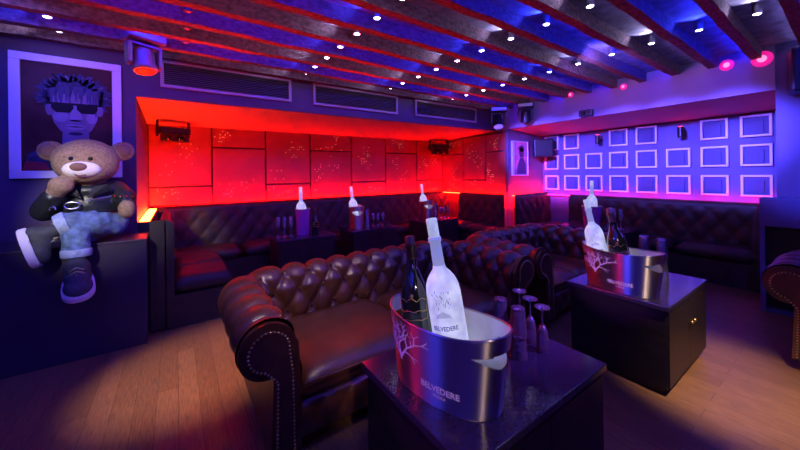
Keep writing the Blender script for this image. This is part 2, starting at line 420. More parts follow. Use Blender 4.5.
def sweep(bm, path, a, b_, amp, t1, t2):
    tl = [0]
    for p, q in zip(PROF, PROF[1:]): tl.append(tl[-1] + math.hypot(q[0] - p[0], q[1] - p[1]))
    rows = []
    for pos, n, s, _ in path:
        row = []
        for i, (o, z) in enumerate(PROF):
            p = PROF[max(i - 1, 0)]; q = PROF[min(i + 1, len(PROF) - 1)]
            tx, tz = q[0] - p[0], q[1] - p[1]; ln = math.hypot(tx, tz) or 1
            no, nz = -tz / ln, tx / ln
            h = amp * (tuft_height(s, tl[i], a, b_, t1, t2) - .75)
            oo, zz = o + no * h, z + nz * h
            row.append(bm.verts.new((pos.x + n.x * oo, pos.y + n.y * oo, zz)))
        rows.append(row)
    for r0, r1 in zip(rows, rows[1:]):
        for j in range(len(r0) - 1): bm.faces.new((r0[j], r0[j + 1], r1[j + 1], r1[j]))
    bmesh.ops.recalc_face_normals(bm, faces=bm.faces[:])
    return bm
def buttons(bm, path, a, b_, t1, r=.011):
    tl = [0]
    for p, q in zip(PROF, PROF[1:]): tl.append(tl[-1] + math.hypot(q[0] - p[0], q[1] - p[1]))
    done = set()
    for idx in range(len(path)):
        pos, n, s, _ = path[idx]
        for i, (o, z) in enumerate(PROF):
            if tl[i] < .02 or tl[i] > t1 + .02: continue
            p_, q_ = s / a + tl[i] / b_, s / a - tl[i] / b_
            if abs(p_ - round(p_)) < .05 and abs(q_ - round(q_)) < .05:
                key = (round(p_), round(q_))
                if key in done: continue
                done.add(key)
                ell(bm, (pos.x + n.x * (o + .006), pos.y + n.y * (o + .006), z), (r, r, r), u=8, v=6)
def cushion(bm, x0, x1, y0, y1, z0, z1, puff=.02, n=14):
    for sgn in (1, -1):
        def f(u, v):
            e = (1 - (2 * u - 1) ** 6) * (1 - (2 * v - 1) ** 6)
            x = x0 + (x1 - x0) * u; y = y0 + (y1 - y0) * v
            zm = (z0 + z1) / 2; h = (z1 - z0) / 2
            ed = max(0, e) ** .35
            return (x, y, zm + sgn * (h * ed + puff * max(0, e) * (1 if sgn > 0 else .2)))
        vs = grid(bm, f, n, n)
    bmesh.ops.remove_doubles(bm, verts=bm.verts[:], dist=.0005)
    bmesh.ops.recalc_face_normals(bm, faces=bm.faces[:])
def chesterfield(name, label, loc, rz, W, D, ncush, group):
    t = thing(name, label, 'sofa', loc, rz, group)
    path = sofa_paths(W, D, .05)
    a, b_, t1, t2 = .180, .270, .405, .80
    names = {'arm': 'arm', 'mid': 'arm', 'back': 'backrest', 'mid2': 'arm2', 'arm2': 'arm2'}
    for part in ('arm', 'backrest', 'arm2'):
        sub = [q for q in path if names[q[3]] == part]
        # share one ring with the neighbour so the skin stays closed
        if part == 'arm': sub = sub + [path[len(sub)]]
        if part == 'arm2': i0 = path.index(sub[0]); sub = [path[i0 - 1]] + sub
        bm = sweep(BM(), sub, a, b_, .052, t1, t2)
        buttons(bm, sub, a, b_, t1)
        obj('backrest' if part == 'backrest' else 'arm', bm, M['leather'], t, True)
    # arm front panels with piping and nail heads
    for sg in (-1, 1):
        x_in = sg * (W / 2 - .295)
        outline = [(x_in + sg * o, z) for o, z in PROF if z > .0]
        # inner edge down to the floor rail
        poly = [(x_in + sg * .010, .08)] + [(x_in + sg * (o + .006 + (.0 if o < .15 else 0)), z) for o, z in PROF]
        bm = BM(); prism(bm, [(x, .02, z) for x, z in poly], (0, -1, 0), .03)
        obj('arm_front_border', bm, M['leather'], t)
        cx, cz = x_in + sg * .15, .59
        inner = []
        for x, z in poly:
            if z > .44: inner.append((cx + (x - cx) * .70, cz + (z - cz) * .70))
        inner = [(x_in + sg * .045, .10), (x_in + sg * .05, .46)] + inner[6:-3] + [(x_in + sg * .118, .44), (x_in + sg * .125, .10)]
        bm = BM(); prism(bm, [(x, -.008, z) for x, z in inner], (0, -1, 0), .012)
        pn = obj('arm_front', bm, M['leather_trim'], t)
        bm = BM(); L_ = 0; pts = [Vector((x, z)) for x, z in inner]
        acc = 0
        for p, q in zip(pts, pts[1:]):
            d = (q - p).length; 
            while acc < d:
                c = p.lerp(q, acc / d); ell(bm, (c.x, -.021, c.y), (.0065, .005, .0065), u=8, v=6); acc += .019
            acc -= d
        obj('nailhead_trim', bm, M['brass'], pn, True)
    # seat cushions
    xi = W / 2 - .295 + .01; w = 2 * xi / ncush
    for i in range(ncush):
        bm = BM(); cushion(bm, -xi + w * i + .003, -xi + w * (i + 1) - .003, .0, D - .27, .25, .40, .020, 16)
        cu = obj('seat_cushion', bm, M['leather'], t, True)
        bm = BM(); tube(bm, [(-xi + w * i + .02, .002, .37), (-xi + w * (i + 1) - .02, .002, .37)], .006, 6)
        obj('piping', bm, M['leather_trim'], cu, True)
    # tufted front rail
    bm = BM()
    def f(u, v):
        x = -xi + 2 * xi * u; z = .08 + .185 * v
        e = math.sin(PI * min(1, max(0, v))) ** .4
        return (x, .05 - .03 * e - .022 * (pillow(x, z, .15, .2) - .5) * e, z)
    grid(bm, f, int(2 * xi / .014), 18)
    bmesh.ops.recalc_face_normals(bm, faces=bm.faces[:])
    obj('front_rail', bm, M['leather'], t, True)
    obj('base', bx(-W / 2 + .16, W / 2 - .16, .06, D - .12, .075, .28), M['leather_trim'], t)
    for fx in (-W / 2 + .22, W / 2 - .22):
        for fy in (.08, D - .2):
            bm = BM(); lathe(bm, [(.022, 0), (.034, .02), (.036, .045), (.026, .08)], 14, Matrix.Translation((fx, fy, 0)))
            obj('foot', bm, M['table_body'], t, True)
    return t
SG = 'tufted leather sofas'
chesterfield('chesterfield_sofa', 'oxblood brown tufted leather sofa behind the nearest table, warm light on its left arm', (1.33, 1.56, 0), 0, 2.26, 1.06, 2, SG)
chesterfield('chesterfield_sofa', 'tufted leather sofa behind the second table, catching blue light on its buttons', (3.28, 1.58, 0), 0, 1.56, 1.04, 2, SG)
chesterfield('chesterfield_sofa', 'brown leather sofa at the right edge, only its studded scroll arm in view', (3.50, -.56, 0), -PI / 2, 1.95, 1.0, 2, SG)

# wall benches (banquettes)
def bench(label, loc, rz, Lg, zt, depth, ncush, ends=(False, False), back_t=.15):
    # local: runs along +X from 0..Lg, back at y=0 facing -Y
    t = thing('wall_bench', label, 'bench', loc, rz, 'dark leather wall benches')
    bm = BM(); zb = .40
    def f(u, v):
        x = Lg * u
        if v < .72:
            z = zb + (zt - .06 - zb) * v / .72; y = -back_t - .02 * (1 - v / .72)
            h = .024 * (pillow(x, z - zb, .22, .30) - .6) * smoothstep(0, .06, v) * (1 - smoothstep(.62, .72, v))
            return (x, y - h, z)
        a = (v - .72) / .28 * PI / 2
        return (x, -back_t + .06 - .06 * math.cos(a) + (v - .72) / .28 * .012, zt - .06 + .06 * math.sin(a))
    grid(bm, f, int(Lg / .022), 40)
    bmesh.ops.recalc_face_normals(bm, faces=bm.faces[:])
    obj('backrest', bm, M['bench'], t, True)
    obj('back_frame', bx(0, Lg, -back_t + .03, -.11, .02, zt - .012), M['bench'], t)
    for i in range(ncush):
        w = Lg / ncush; bm = BM()
        cushion(bm, w * i + .004, w * (i + 1) - .004, -depth, -back_t - .01, .29, .45, .015, 12)
        obj('seat_cushion', bm, M['bench'], t, True)
    obj('base', bx(.01, Lg - .01, -depth + .05, -.13, 0, .30), M['bench'], t)
    for i, e in enumerate(ends):
        if e == 2:
            bm = BM(); prism(bm, [(0, y, z) for y, z in ((-back_t - .03, .02), (-back_t - .03, zt - .03), (-back_t + .02, zt), (-.003, zt), (-.003, .02))], (1, 0, 0), .05); obj('end_panel', bm, M['bench'], t)
        elif e:
            x = 0 if i == 0 else Lg; sg = 1 if i == 0 else -1
            bm = BM(); pts = [(-depth + .02, 0), (-depth + .02, .55), (-depth + .08, .72), (-depth * .55, zt - .10), (-back_t, zt - .01), (-.11, zt - .01), (-.11, 0)]
            prism(bm, [(x + sg * .001, y, z) for y, z in pts], (sg, 0, 0), .10)
            bmesh.ops.bevel(bm, geom=bm.edges[:], offset=.02, segments=2, affect='EDGES')
            obj('end_arm', bm, M['bench'], t, True, 40)
    return t
bench('long dark leather bench along the red panelled back wall', (AX + .003, AY, 0), 0, SX - AX - .006, 1.0, .66, 5)
bench('dark leather bench end beside the plum plinth, under the left red wall', (AX + .10, PW - .25, 0), PI / 2, AY - .665 - PW + .25, 1.0, .66, 2, (2, False))
bench('short dark bench under the red panelled side wall in the far corner', (SX, AY - .665, 0), -PI / 2, AY - .665 - BY - .01, 1.0, .58, 2)
bench('dark tufted leather bench under the violet wall of square frames', (WX1, BY - .59, 0), -PI / 2, BY - .59 - .60, .98, .64, 3, (False, True))
bench('short dark bench under the small pink picture', (SX + .02, BY, 0), 0, WX1 - SX - .03, 1.0, .58, 1)

# ------------------------------------------------------------------ tables
def cube_table(label, x0, x1, y0, y1, z, knobs=True, door_right=True):
    cx, cy = (x0 + x1) / 2, (y0 + y1) / 2
    t = thing('cube_table', label, 'table', (cx, cy, 0), 0, 'black cabinet tables')
    w, d = x1 - x0, y1 - y0
    obj('top', bx(-w / 2, w / 2, -d / 2, d / 2, z - .032, z, .004), M['table_top'], t)
    b = .022
    obj('body', bx(-w / 2 + b, w / 2 - b, -d / 2 + b, d / 2 - b, .05, z - .03), M['table_body'], t)
    obj('plinth_base', bx(-w / 2 + .05, w / 2 - .05, -d / 2 + .05, d / 2 - .05, 0, .06), M['black_plastic'], t)
    for sx_ in (-1, 1):
        bm = bx(sx_ * (w / 4 - b / 2) - (w / 4 - b / 2) + .0015, sx_ * (w / 4 - b / 2) + (w / 4 - b / 2) - .0015, -d / 2 + b - .016, -d / 2 + b + .002, .065, z - .045, .001)
        dr = obj('door', bm, M['table_body'], t)
        if knobs:
            bm = BM(); lathe(bm, [(.004, 0), (.005, .012), (.012, .018), (.013, .024), (.007, .029)], 14, Matrix.Translation((sx_ * .03, -d / 2 + b - .016, z - .19)) @ Matrix.Rotation(PI / 2, 4, 'X'))
            obj('knob', bm, M['brass'], dr, True)
    return t
TZ = .57
cube_table('black gloss-topped cabinet table nearest the camera, cropped at the bottom edge', .660, 1.517, .625, 1.263, TZ)
cube_table('black gloss-topped cabinet table on the lit floor at the right', 2.43, 3.285, .655, 1.275, TZ)
cube_table('dark table at the back left with a row of glasses and purple bucket', 1.02, 1.80, 4.12, 4.62, .58, False)
cube_table('dark table at the middle of the back wall bench', 2.06, 2.86, 4.14, 4.64, .58, False)
cube_table('dark table in the far back corner, right of the middle one', 3.42, 4.22, 4.16, 4.66, .58, False)
cube_table('dark table before the violet wall bench, behind the second sofa', 4.62, 5.18, 1.68, 2.54, .62, False)

# ------------------------------------------------------------------ ice buckets
def ov(a, b_, th, p=2.25):
    c, s = math.cos(th), math.sin(th)
    return a * math.copysign(abs(c) ** (2 / p), c), b_ * math.copysign(abs(s) ** (2 / p), s)
BH = .28
def b_radius(v): return .85 + .15 * v
def rim_z(th):   # rim dips a little between the raised ends
    return BH - .012 + .022 * math.cos(th) ** 2
def bucket(label, loc, rz, a=.26, b_=.135, sc=1.0, detail=True):
    t = thing('ice_bucket', label, 'ice bucket', loc, rz, 'steel oval ice buckets')
    t.scale = (sc, sc, sc)
    NS, NV = 96, 24
    def surf(th, v, off=0):
        k = b_radius(v); x, y = ov(a * k - off, b_ * k - off, th); return Vector((x, y, v * rim_z(th)))
    def hole(th, v):   # crescent hand holes at both ends
        d = min(abs(math.remainder(th, 2 * PI)), abs(math.remainder(th - PI, 2 * PI)))
        if d > .85: return False
        top = .80 - .02 * (d / .85) ** 2; bot = .60 + .18 * (d / .85) ** 1.6
        return bot < v < top
    for off, nm, mt, flip in ((0, 'outer_wall', M['steel'], False), (.006, 'inner_wall', M['steel_in'], True)):
        bm = BM(); N2 = 192; V2 = 56
        vs = [[bm.verts.new(surf(2 * PI * i / N2, j / V2, off)) for j in range(V2 + 1)] for i in range(N2)]
        for i in range(N2):
            for j in range(V2):
                if hole(2 * PI * (i + .5) / N2, (j + .5) / V2): continue
                q = (vs[i][j], vs[(i + 1) % N2][j], vs[(i + 1) % N2][j + 1], vs[i][j + 1])
                bm.faces.new(q[::-1] if flip else q)
        z = .012 if flip else .001
        c = bm.verts.new((0, 0, z))
        for i in range(N2):
            q = (c, vs[(i + 1) % N2][0], vs[i][0]); bm.faces.new(q[::-1] if flip else q)
        bmesh.ops.delete(bm, geom=[v for v in bm.verts if not v.link_faces], context='VERTS')
        obj(nm, bm, mt, t, True)
    bm = BM(); pts = [surf(2 * PI * i / 96, 1, .003) for i in range(97)]
    tube(bm, pts, .0045, 8, False); obj('rim', bm, M['steel'], t, True)
    if detail:
        # etched tree on the end that faces away from the hand hole, lettering on the viewer's flank
        def place(u, w, side=-1, off=.0012):    # u along flank (metres from centre), w height
            v = max(0, min(1, w / BH)); k = b_radius(v)
            best = None
            x = max(-a * k * .999, min(a * k * .999, u)); yy = b_ * k * (1 - abs(x / (a * k)) ** 2.25) ** (1 / 2.25)
            nx = (abs(x) / (a * k)) ** 1.25 / (a * k) * math.copysign(1, x); ny = (yy / (b_ * k)) ** 1.25 / (b_ * k)
            n = Vector((nx, ny, 0)).normalized()
            return Vector((x + n.x * off, side * (yy + n.y * off), v * BH))
        return t, place
    return t, None
def add_text(t, place, s, size, u0, w0, m, name, bold=0):
    bm = text_mesh(s, size); bmesh.ops.triangulate(bm, faces=bm.faces[:])
    bmesh.ops.subdivide_edges(bm, edges=[e for e in bm.edges if e.calc_length() > .012], cuts=2)
    for v in bm.verts: v.co = place(u0 + v.co.x, w0 + v.co.y)
    obj(name, bm, m, t)
def add_tree(t, arc_place, m):
    random.seed(11); bm = BM()
    def ribbon(pts, w0, w1):
        n = len(pts); L2, R2 = [], []
        for i, (x, y) in enumerate(pts):
            p = pts[max(i - 1, 0)]; q = pts[min(i + 1, n - 1)]
            dx, dy = q[0] - p[0], q[1] - p[1]; ln = math.hypot(dx, dy) or 1
            w = w0 + (w1 - w0) * i / (n - 1)
            L2.append(bm.verts.new(arc_place(x - dy / ln * w, y + dx / ln * w))); R2.append(bm.verts.new(arc_place(x + dy / ln * w, y - dx / ln * w)))
        for i in range(n - 1): bm.faces.new((L2[i], R2[i], R2[i + 1], L2[i + 1]))
    def branch(x, y, ang, ln, w, dep):
        pts = [(x, y)]; a = ang
        for i in range(5):
            a += random.uniform(-.22, .22); x += math.cos(a) * ln / 5; y += math.sin(a) * ln / 5; pts.append((x, y))
        ribbon(pts, w, w * .6)
        if dep > 0:
            for k, da in ((0, random.uniform(.35, .75)), (1, -random.uniform(.35, .75))):
                branch(x, y, a + da, ln * random.uniform(.66, .85), w * .68, dep - 1)
            if dep > 1: branch(pts[3][0], pts[3][1], a + random.choice((-1, 1)) * 1.0, ln * .55, w * .6, dep - 2)
    branch(0, .105, PI / 2, .05, .0070, 4)
    branch(.003, .12, .9, .06, .0055, 3)
    branch(-.003, .12, 2.2, .06, .0055, 3)
    obj('etched_tree', bm, m, t)
def dress(t, place, a=.26, b_=.135, off=1.02):
    # curve-length placement on the left half of the viewer's flank
    def arc(x, y):
        x = max(-.115, min(.115, x)); y = max(.03, min(.272, y))
        v = y / BH; k = b_radius(v)
        th = PI + off + x / .19
        xx, yy = ov(a * k + .0012, b_ * k + .0012, th)
        return Vector((xx, yy, y))
    add_tree(t, arc, M['etch'])
    add_text(t, place, 'BELVEDERE', .031, .052, .060, M['etch'], 'lettering')
    add_text(t, place, 'VODKA', .015, .052, .040, M['etch'], 'lettering')
bk, pl = bucket('large steel oval ice bucket on the nearest table', (.85, .92, TZ), R(-78)); 
B1 = bk; dress(bk, pl)
bk, pl = bucket('large steel oval ice bucket on the right-hand table', (2.575, .965, TZ), R(-96))
B2 = bk; dress(bk, pl, off=1.12)

# ------------------------------------------------------------------ bottles
def vodka(label, loc, tilt, sc, rz=0, text=True, slim=.88):
    # loc: centre of the base; tilt: (x,y) lean of the top in metres per metre
    t = thing('vodka_bottle', label, 'bottle', loc, 0, 'glowing frosted vodka bottles')
    ax = Vector((tilt[0], tilt[1], 1)).normalized()
    t.rotation_mode = 'QUATERNION'; t.rotation_quaternion = Vector((0, 0, 1)).rotation_difference(ax) @ Euler((0, 0, rz)).to_quaternion()
    t.scale = (sc * slim, sc * slim, sc)
    bm = BM(); lathe(bm, [(.050, 0), (.056, .006), (.057, .02), (.057, .20), (.0565, .225), (.053, .25), (.045, .268), (.034, .282), (.023, .293), (.0195, .305)], 36)
    obj('body', bm, M['frost'], t, True)
    bm = BM(); lathe(bm, [(.0195, .305), (.0188, .34), (.018, .37), (.0215, .373), (.0215, .384), (.018, .387)], 28)
    obj('neck', bm, M['frost_neck'], t, True)
    bm = BM(); lathe(bm, [(.0172, .387), (.0182, .389), (.0182, .435), (.017, .44), (.009, .441)], 28)
    obj('cap', bm, M['frost'], t, True)
    if text:
        def wrap(x, z, r=.0577):
            th = -PI / 2 + x / r; return Vector((r * math.cos(th), r * math.sin(th), z))
        bm = text_mesh('BELVEDERE', .017); bmesh.ops.triangulate(bm, faces=bm.faces[:])
        for v in bm.verts: v.co = wrap(v.co.x, .135 + v.co.y)
        obj('lettering', bm, M['label_ink'], t)
        bm = BM(); random.seed(3)       # etched palace and trees behind the lettering
        def bar(x, z0, z1, w=.0012):
            bm.faces.new([bm.verts.new(wrap(a_, b2)) for a_, b2 in ((x - w, z0), (x + w, z0), (x + w, z1), (x - w, z1))])
        for i in range(15): bar(-.021 + .003 * i, .170, .178 + .010 * (1 - abs(i - 7) / 7), .0006)
        bar(0, .168, .170, .024); bar(0, .180, .1812, .022)
        for i in range(44):
            x, z = random.uniform(-.03, .03), random.uniform(.19, .24); bar(x, z, z + random.uniform(.003, .008), .0007)
        obj('etched_scene', bm, M['label_ink'], t)
    return t
def champagne(label, loc, tilt, sc, rz=0):
    t = thing('champagne_bottle', label, 'bottle', loc, 0, 'dark champagne bottles')
    ax = Vector((tilt[0], tilt[1], 1)).normalized()
    t.rotation_mode = 'QUATERNION'; t.rotation_quaternion = Vector((0, 0, 1)).rotation_difference(ax) @ Euler((0, 0, rz)).to_quaternion()
    t.scale = (sc, sc, sc)
    bm = BM(); lathe(bm, [(.040, 0), (.046, .006), (.047, .02), (.047, .145), (.045, .17), (.038, .20), (.028, .225), (.020, .25), (.0165, .275), (.0155, .285)], 32)
    obj('body', bm, M['champ'], t, True)
    bm = BM(); lathe(bm, [(.0165, .262), (.0162, .29), (.0155, .31), (.0185, .313), (.0185, .325), (.0165, .33), (.017, .348), (.010, .352)], 28)
    obj('foil', bm, M['gold'] if rz == 9 else M['foil_dark'], t, True)
    bm = BM()     # gilt line drawing round the label
    def w(x, z, r=.0476): th = -PI / 2 + x / r; return Vector((r * math.cos(th), r * math.sin(th), z))
    for z, am, ph in ((.150, .010, 0), (.12, .004, 1), (.095, .003, 2)):
        pts = [w(-.05 + .1 * i / 24, z + am * abs(math.sin(i * .39 + ph))) for i in range(25)]
        tube(bm, pts, .0013, 5)
    for x in (-.05, .05): tube(bm, [w(x, .085), w(x, .11), w(x, .15)], .0013, 5)
    for i in range(4): tube(bm, [w(.0 + .006 * math.cos(i * 1.6), .158 + .004 * i), w(.008 * math.sin(i), .166 + .003 * i)], .002, 5)
    obj('gilt_label', bm, M['gold'], t, True)
    return t
M['foil_dark'] = mat('dark_foil', (.10, .085, .05), .35, .8, bump=.3, bscale=120)
M['foil_tan'] = mat('tan_foil', (.42, .30, .20), .35, .6, bump=.3, bscale=120)
z0 = TZ + .025
vodka('glowing frosted vodka bottle leaning in the bucket on the nearest table', (.872, .885, z0 + .05), (-.10, .12), 1.33, R(-52))
c1 = champagne('dark champagne bottle leaning left in the bucket on the nearest table', (.80, 1.02, z0 + .10), (.02, .16), 1.27, R(-52))
vodka('glowing frosted vodka bottle in the bucket on the right-hand table', (2.587, 1.085, z0 + .05), (-.03, .20), 1.25, R(-70))
c2 = champagne('dark champagne bottle with gilt drawing in the bucket on the right-hand table', (2.572, .945, z0 + .08), (-.05, .17), 1.33, R(-70))
for ch in list(C.objects):
    if ch.parent == c2 and ch.name.startswith('foil'):
        ch.data.materials[0] = M['foil_tan']

# ------------------------------------------------------------------ glasses
def highball_prof(h, r0, r1, w=.0022):
    return [(0.0005, 0), (r0, 0), (r0 + .001, .004), (r1, h), (r1 - w, h), (r0 - w, .014), (.0005, .012)]
def highball(label, loc, h=.15, r0=.027, r1=.036, inverted=False, group='tall glasses'):
    t = thing('highball_glass', label, 'glass', loc, 0, group)
    bm = BM(); mtx = Matrix.Translation((0, 0, h)) @ Matrix.Rotation(PI, 4, 'X') if inverted else None
    lathe(bm, highball_prof(h, r0, r1), 24, mtx, False)
    bmesh.ops.remove_doubles(bm, verts=bm.verts[:], dist=.0002)
    bmesh.ops.recalc_face_normals(bm, faces=bm.faces[:])
    obj('tumbler', bm, M['clear_far' if 'far' in group else 'clear'], t, True, 50); return t
def flute(label, loc, h=.21, inverted=True, group='upturned flute glasses'):
    t = thing('flute_glass', label, 'glass', loc, 0, group)
    mtx = Matrix.Translation((0, 0, h)) @ Matrix.Rotation(PI, 4, 'X') if inverted else None
    pb = [(.0005, h * .40), (.012, h * .42), (.021, h * .52), (.026, h * .7), (.025, h), (.0235, h), (.0245, h * .7), (.0195, h * .54), (.010, h * .45), (.0005, h * .43)]
    bm = BM(); lathe(bm, pb, 24, mtx, False); bmesh.ops.remove_doubles(bm, verts=bm.verts[:], dist=.0002); bmesh.ops.recalc_face_normals(bm, faces=bm.faces[:])
    obj('bowl', bm, M['clear_far' if 'far' in group else 'clear'], t, True, 50)
    bm = BM(); lathe(bm, [(.034, 0), (.035, .003), (.012, .008), (.0045, .02), (.004, h * .36), (.006, h * .41)], 24, mtx); bmesh.ops.recalc_face_normals(bm, faces=bm.faces[:])
    obj('stem_and_foot', bm, M['clear_far' if 'far' in group else 'clear'], t, True, 50); return t
highball('upturned tall glass half hidden behind the bucket on the nearest table', (1.345, 1.045, TZ), .19, .030, .039, True)
highball('upturned tall glass right beside the bucket end on the nearest table', (1.255, .880, TZ), .095, .031, .040, True)
highball('tall glass stacked on top of the upturned one beside the nearest bucket', (1.255, .880, TZ + .0965), .125, .0295, .038, True)
flute('upturned flute glass farthest back of three on the nearest table', (1.455, 1.01, TZ), .215)
flute('upturned flute glass in the middle of three on the nearest table', (1.41, .920, TZ), .215)
flute('upturned flute glass rightmost of three on the nearest table', (1.385, .842, TZ), .205)
highball('lower glass of the stack beside the right end of the bucket on the right-hand table', (2.985, .845, TZ), .165, .032, .040, True)
highball('upper glass of the stack beside the right end of the bucket on the right-hand table', (2.985, .845, TZ + .1665), .15, .031, .039, True)
highball('lower glass of the stack behind the bucket on the right-hand table', (3.01, .965, TZ), .165, .032, .040, True)
highball('upper glass of the stack behind the bucket on the right-hand table', (3.01, .965, TZ + .1665), .15, .031, .039, True)
# ------------------------------------------------------------------ small service sets on the far tables
def small_glasses(spots, z, words, h=.15, stem=False):
    for i, (x, y) in enumerate(spots):
        lab = '%s glass in the row on %s' % (ORD[i] + ' from left', words)
        lab = lab[0].upper() + lab[1:]
        if stem: flute(lab.lower(), (x, y, z), h, False, 'glasses on the far tables')
        else: highball(lab.lower(), (x, y, z), h, .024, .030, True, 'glasses on the far tables')
FZ = .58
# back left table
small_glasses([(1.10, 4.40), (1.178, 4.38), (1.256, 4.36)], FZ, 'the back left table', .26, True)
t = thing('wine_cooler', 'purple acrylic wine cooler on the back left table', 'ice bucket', (1.43, 4.40, FZ))
bm = BM(); lathe(bm, [(.0005, 0), (.083, 0), (.085, .01), (.098, .34), (.098, .345), (.092, .345), (.080, .015), (.0005, .012)], 28, None, False)
obj('shell', bm, M['purple_acrylic'], t, True, 50)
bm = BM(); tube(bm, [(.097 * math.cos(2 * PI * i / 32), .097 * math.sin(2 * PI * i / 32), .347) for i in range(33)], .006, 8, False); obj('rim', bm, M['grey_metal'], t, True)
vodka('glowing vodka bottle in the purple cooler on the back left table', (1.42, 4.41, FZ + .05), (-.015, .02), 1.36, 0, False)
champagne('dark green bottle right of the purple cooler on the back left table', (1.60, 4.38, FZ), (0, 0), .98, 0)
# middle and corner tables
for nm, x, y, gl in (('the middle back table', 2.26, 4.40, [(2.44, 4.40), (2.54, 4.38), (2.617, 4.36), (2.694, 4.34)]),
                     ('the far corner table', 3.66, 4.42, [(3.87, 4.42), (3.97, 4.40), (4.047, 4.38), (4.124, 4.36)])):
    bk, _ = bucket('oval steel ice bucket on ' + nm, (x, y, FZ), R(-112), .17, .10, 1.18)
    def pl_(u, w, side=-1, off=.0012, a=.17, b_=.10):
        v = max(0, min(1, w / BH)); k = b_radius(v); x_ = max(-a * k * .999, min(a * k * .999, u)); yy = b_ * k * (1 - abs(x_ / (a * k)) ** 2.25) ** (1 / 2.25)
        return Vector((x_, side * (yy + off), v * BH))
    add_text(bk, pl_, 'BELVEDERE', .028, .0, .10, M['etch'], 'lettering')
    vodka('glowing vodka bottle leaning left in the bucket on ' + nm, (x - .01, y + .02, FZ + .06), (-.10, .05), 1.30, 0, False)
    highball('lower of the two stacked glasses on ' + nm, (gl[0][0], gl[0][1], FZ), .14, .032, .039, True, 'glasses on the far tables')
    highball('upper of the two stacked glasses on ' + nm, (gl[0][0], gl[0][1], FZ + .1415), .13, .031, .0375, True, 'glasses on the far tables')
    small_glasses(gl[1:], FZ, nm, .20, True)
# table before the violet wall
DZ = .62
t = thing('wine_cooler', 'blue-lit acrylic wine cooler on the table before the violet wall', 'ice bucket', (4.84, 2.17, DZ))
bm = BM(); lathe(bm, [(.0005, 0), (.098, 0), (.100, .01), (.125, .275), (.125, .28), (.118, .28), (.095, .015), (.0005, .012)], 28, None, False)
obj('shell', bm, M['purple_acrylic'], t, True, 50)
bm = BM(); tube(bm, [(.123 * math.cos(2 * PI * i / 32), .123 * math.sin(2 * PI * i / 32), .282) for i in range(33)], .007, 8, False); obj('rim', bm, M['grey_metal'], t, True)
vodka('glowing vodka bottle in the cooler on the table before the violet wall', (4.84, 2.17, DZ + .03), (.02, .0), 1.40, 0, False)
small_glasses([(4.86, 1.97), (4.86, 1.892), (4.86, 1.814)], DZ, 'the table before the violet wall', .27, True)

# ------------------------------------------------------------------ plinth and cabinet
t = thing('plinth', 'plum painted boxed plinth the teddy bear sits on', 'plinth', (-.21, 3.43, 0))
obj('body', bx(-2.35, 0, 0, .415, 0, .862), M['plinth'], t)
obj('top', bx(-2.355, .004, -.006, .415, .862, .88, .003), M['plinth'], t)
t = thing('open_cabinet', 'blue-lit open-shelved cabinet beside the violet pier', 'cabinet', (4.75, .56, 0))
obj('top', bx(0, .14, -1.1, 0, .84, 1.12, .004), M['cab_blue'], t)
obj('side_panel', bx(0, .14, -.035, 0, .02, .84), M['cab_blue'], t)
obj('side_panel', bx(0, .14, -1.1, -1.065, .02, .84), M['cab_blue'], t)
obj('back_panel', bx(.125, .14, -1.065, -.035, .02, .84), M['black_plastic'], t)
obj('shelf', bx(.004, .125, -1.065, -.035, .42, .445), M['cab_blue'], t)
obj('base', bx(0, .14, -1.1, 0, 0, .02), M['cab_blue'], t)

# ------------------------------------------------------------------ square frames on the violet wall
FW, FS = .275, .381
rows = [('bottom', 1.055), ('middle', 1.443), ('top', 1.812)]
proto = None
for rn, zb in rows:
    for i in range(8):
        if rn == 'top' and i in (2, 5): continue
        y1 = 3.53 - FS * i; yc = y1 - FW / 2
        lab = 'white square wall frame, %s row, %s from the left on the violet wall' % (rn, ORD[i])
        if proto is None:
            t = thing('square_wall_frame', lab, 'wall frame', (WX1, yc, zb), 0, 'square frames on the violet wall')
            bm = BM(); w = .026; d = .045
            for (y0_, y1_, z0_, z1_) in ((-FW / 2, FW / 2, 0, w), (-FW / 2, FW / 2, FW - w, FW), (-FW / 2, -FW / 2 + w, w, FW - w), (FW / 2 - w, FW / 2, w, FW - w)):
                bx(-d, 0, y0_, y1_, z0_, z1_, .004, bm)
            obj('moulding', bm, M['frame_white'], t)
            bm = BM()
            bx(-.010, 0, -FW / 2 + w, FW / 2 - w, w, FW - w, 0, bm)
            bx(-.028, -.010, -FW / 2 + w + .045, FW / 2 - w - .008, w + .008, FW - w - .045, .004, bm)
            obj('inset_panel', bm, M['recess'], t); proto = t
        else:
            t = copy_tree(proto); t.location = (WX1, yc, zb); t['label'] = lab

# ------------------------------------------------------------------ pictures
def flat_shape(parent, nm, pts, y, m, ox, oz):
    bm = BM(); prism(bm, [(ox + x, y, oz + z) for x, z in pts], (0, -1, 0), .0006); return obj(nm, bm, m, parent)
def ellp(cx, cz, rx, rz, n=28, a0=0): return [(cx + rx * math.cos(a0 + 2 * PI * k / n), cz + rz * math.sin(a0 + 2 * PI * k / n)) for k in range(n)]
PX0, PX1, PZ0, PZ1 = -1.075, -.40, 1.396, 2.412
t = thing('framed_portrait', 'large white framed portrait of a person in dark sunglasses above the teddy bear', 'picture', ((PX0 + PX1) / 2, PW, PZ0))
hw, hh = (PX1 - PX0) / 2, PZ1 - PZ0; w = .062
bm = BM()
bx(-hw, hw, -.03, 0, 0, w, .004, bm); bx(-hw, hw, -.03, 0, hh - w, hh, .004, bm); bx(-hw, -hw + w, -.03, 0, w, hh - w, .004, bm); bx(hw - w, hw, -.03, 0, w, hh - w, .004, bm)
obj('frame', bm, M['frame_white'], t)
pr_ = obj('print', bx(-hw + w, hw - w, -.012, 0, w, hh - w), M['print_bg'], t)
random.seed(5)
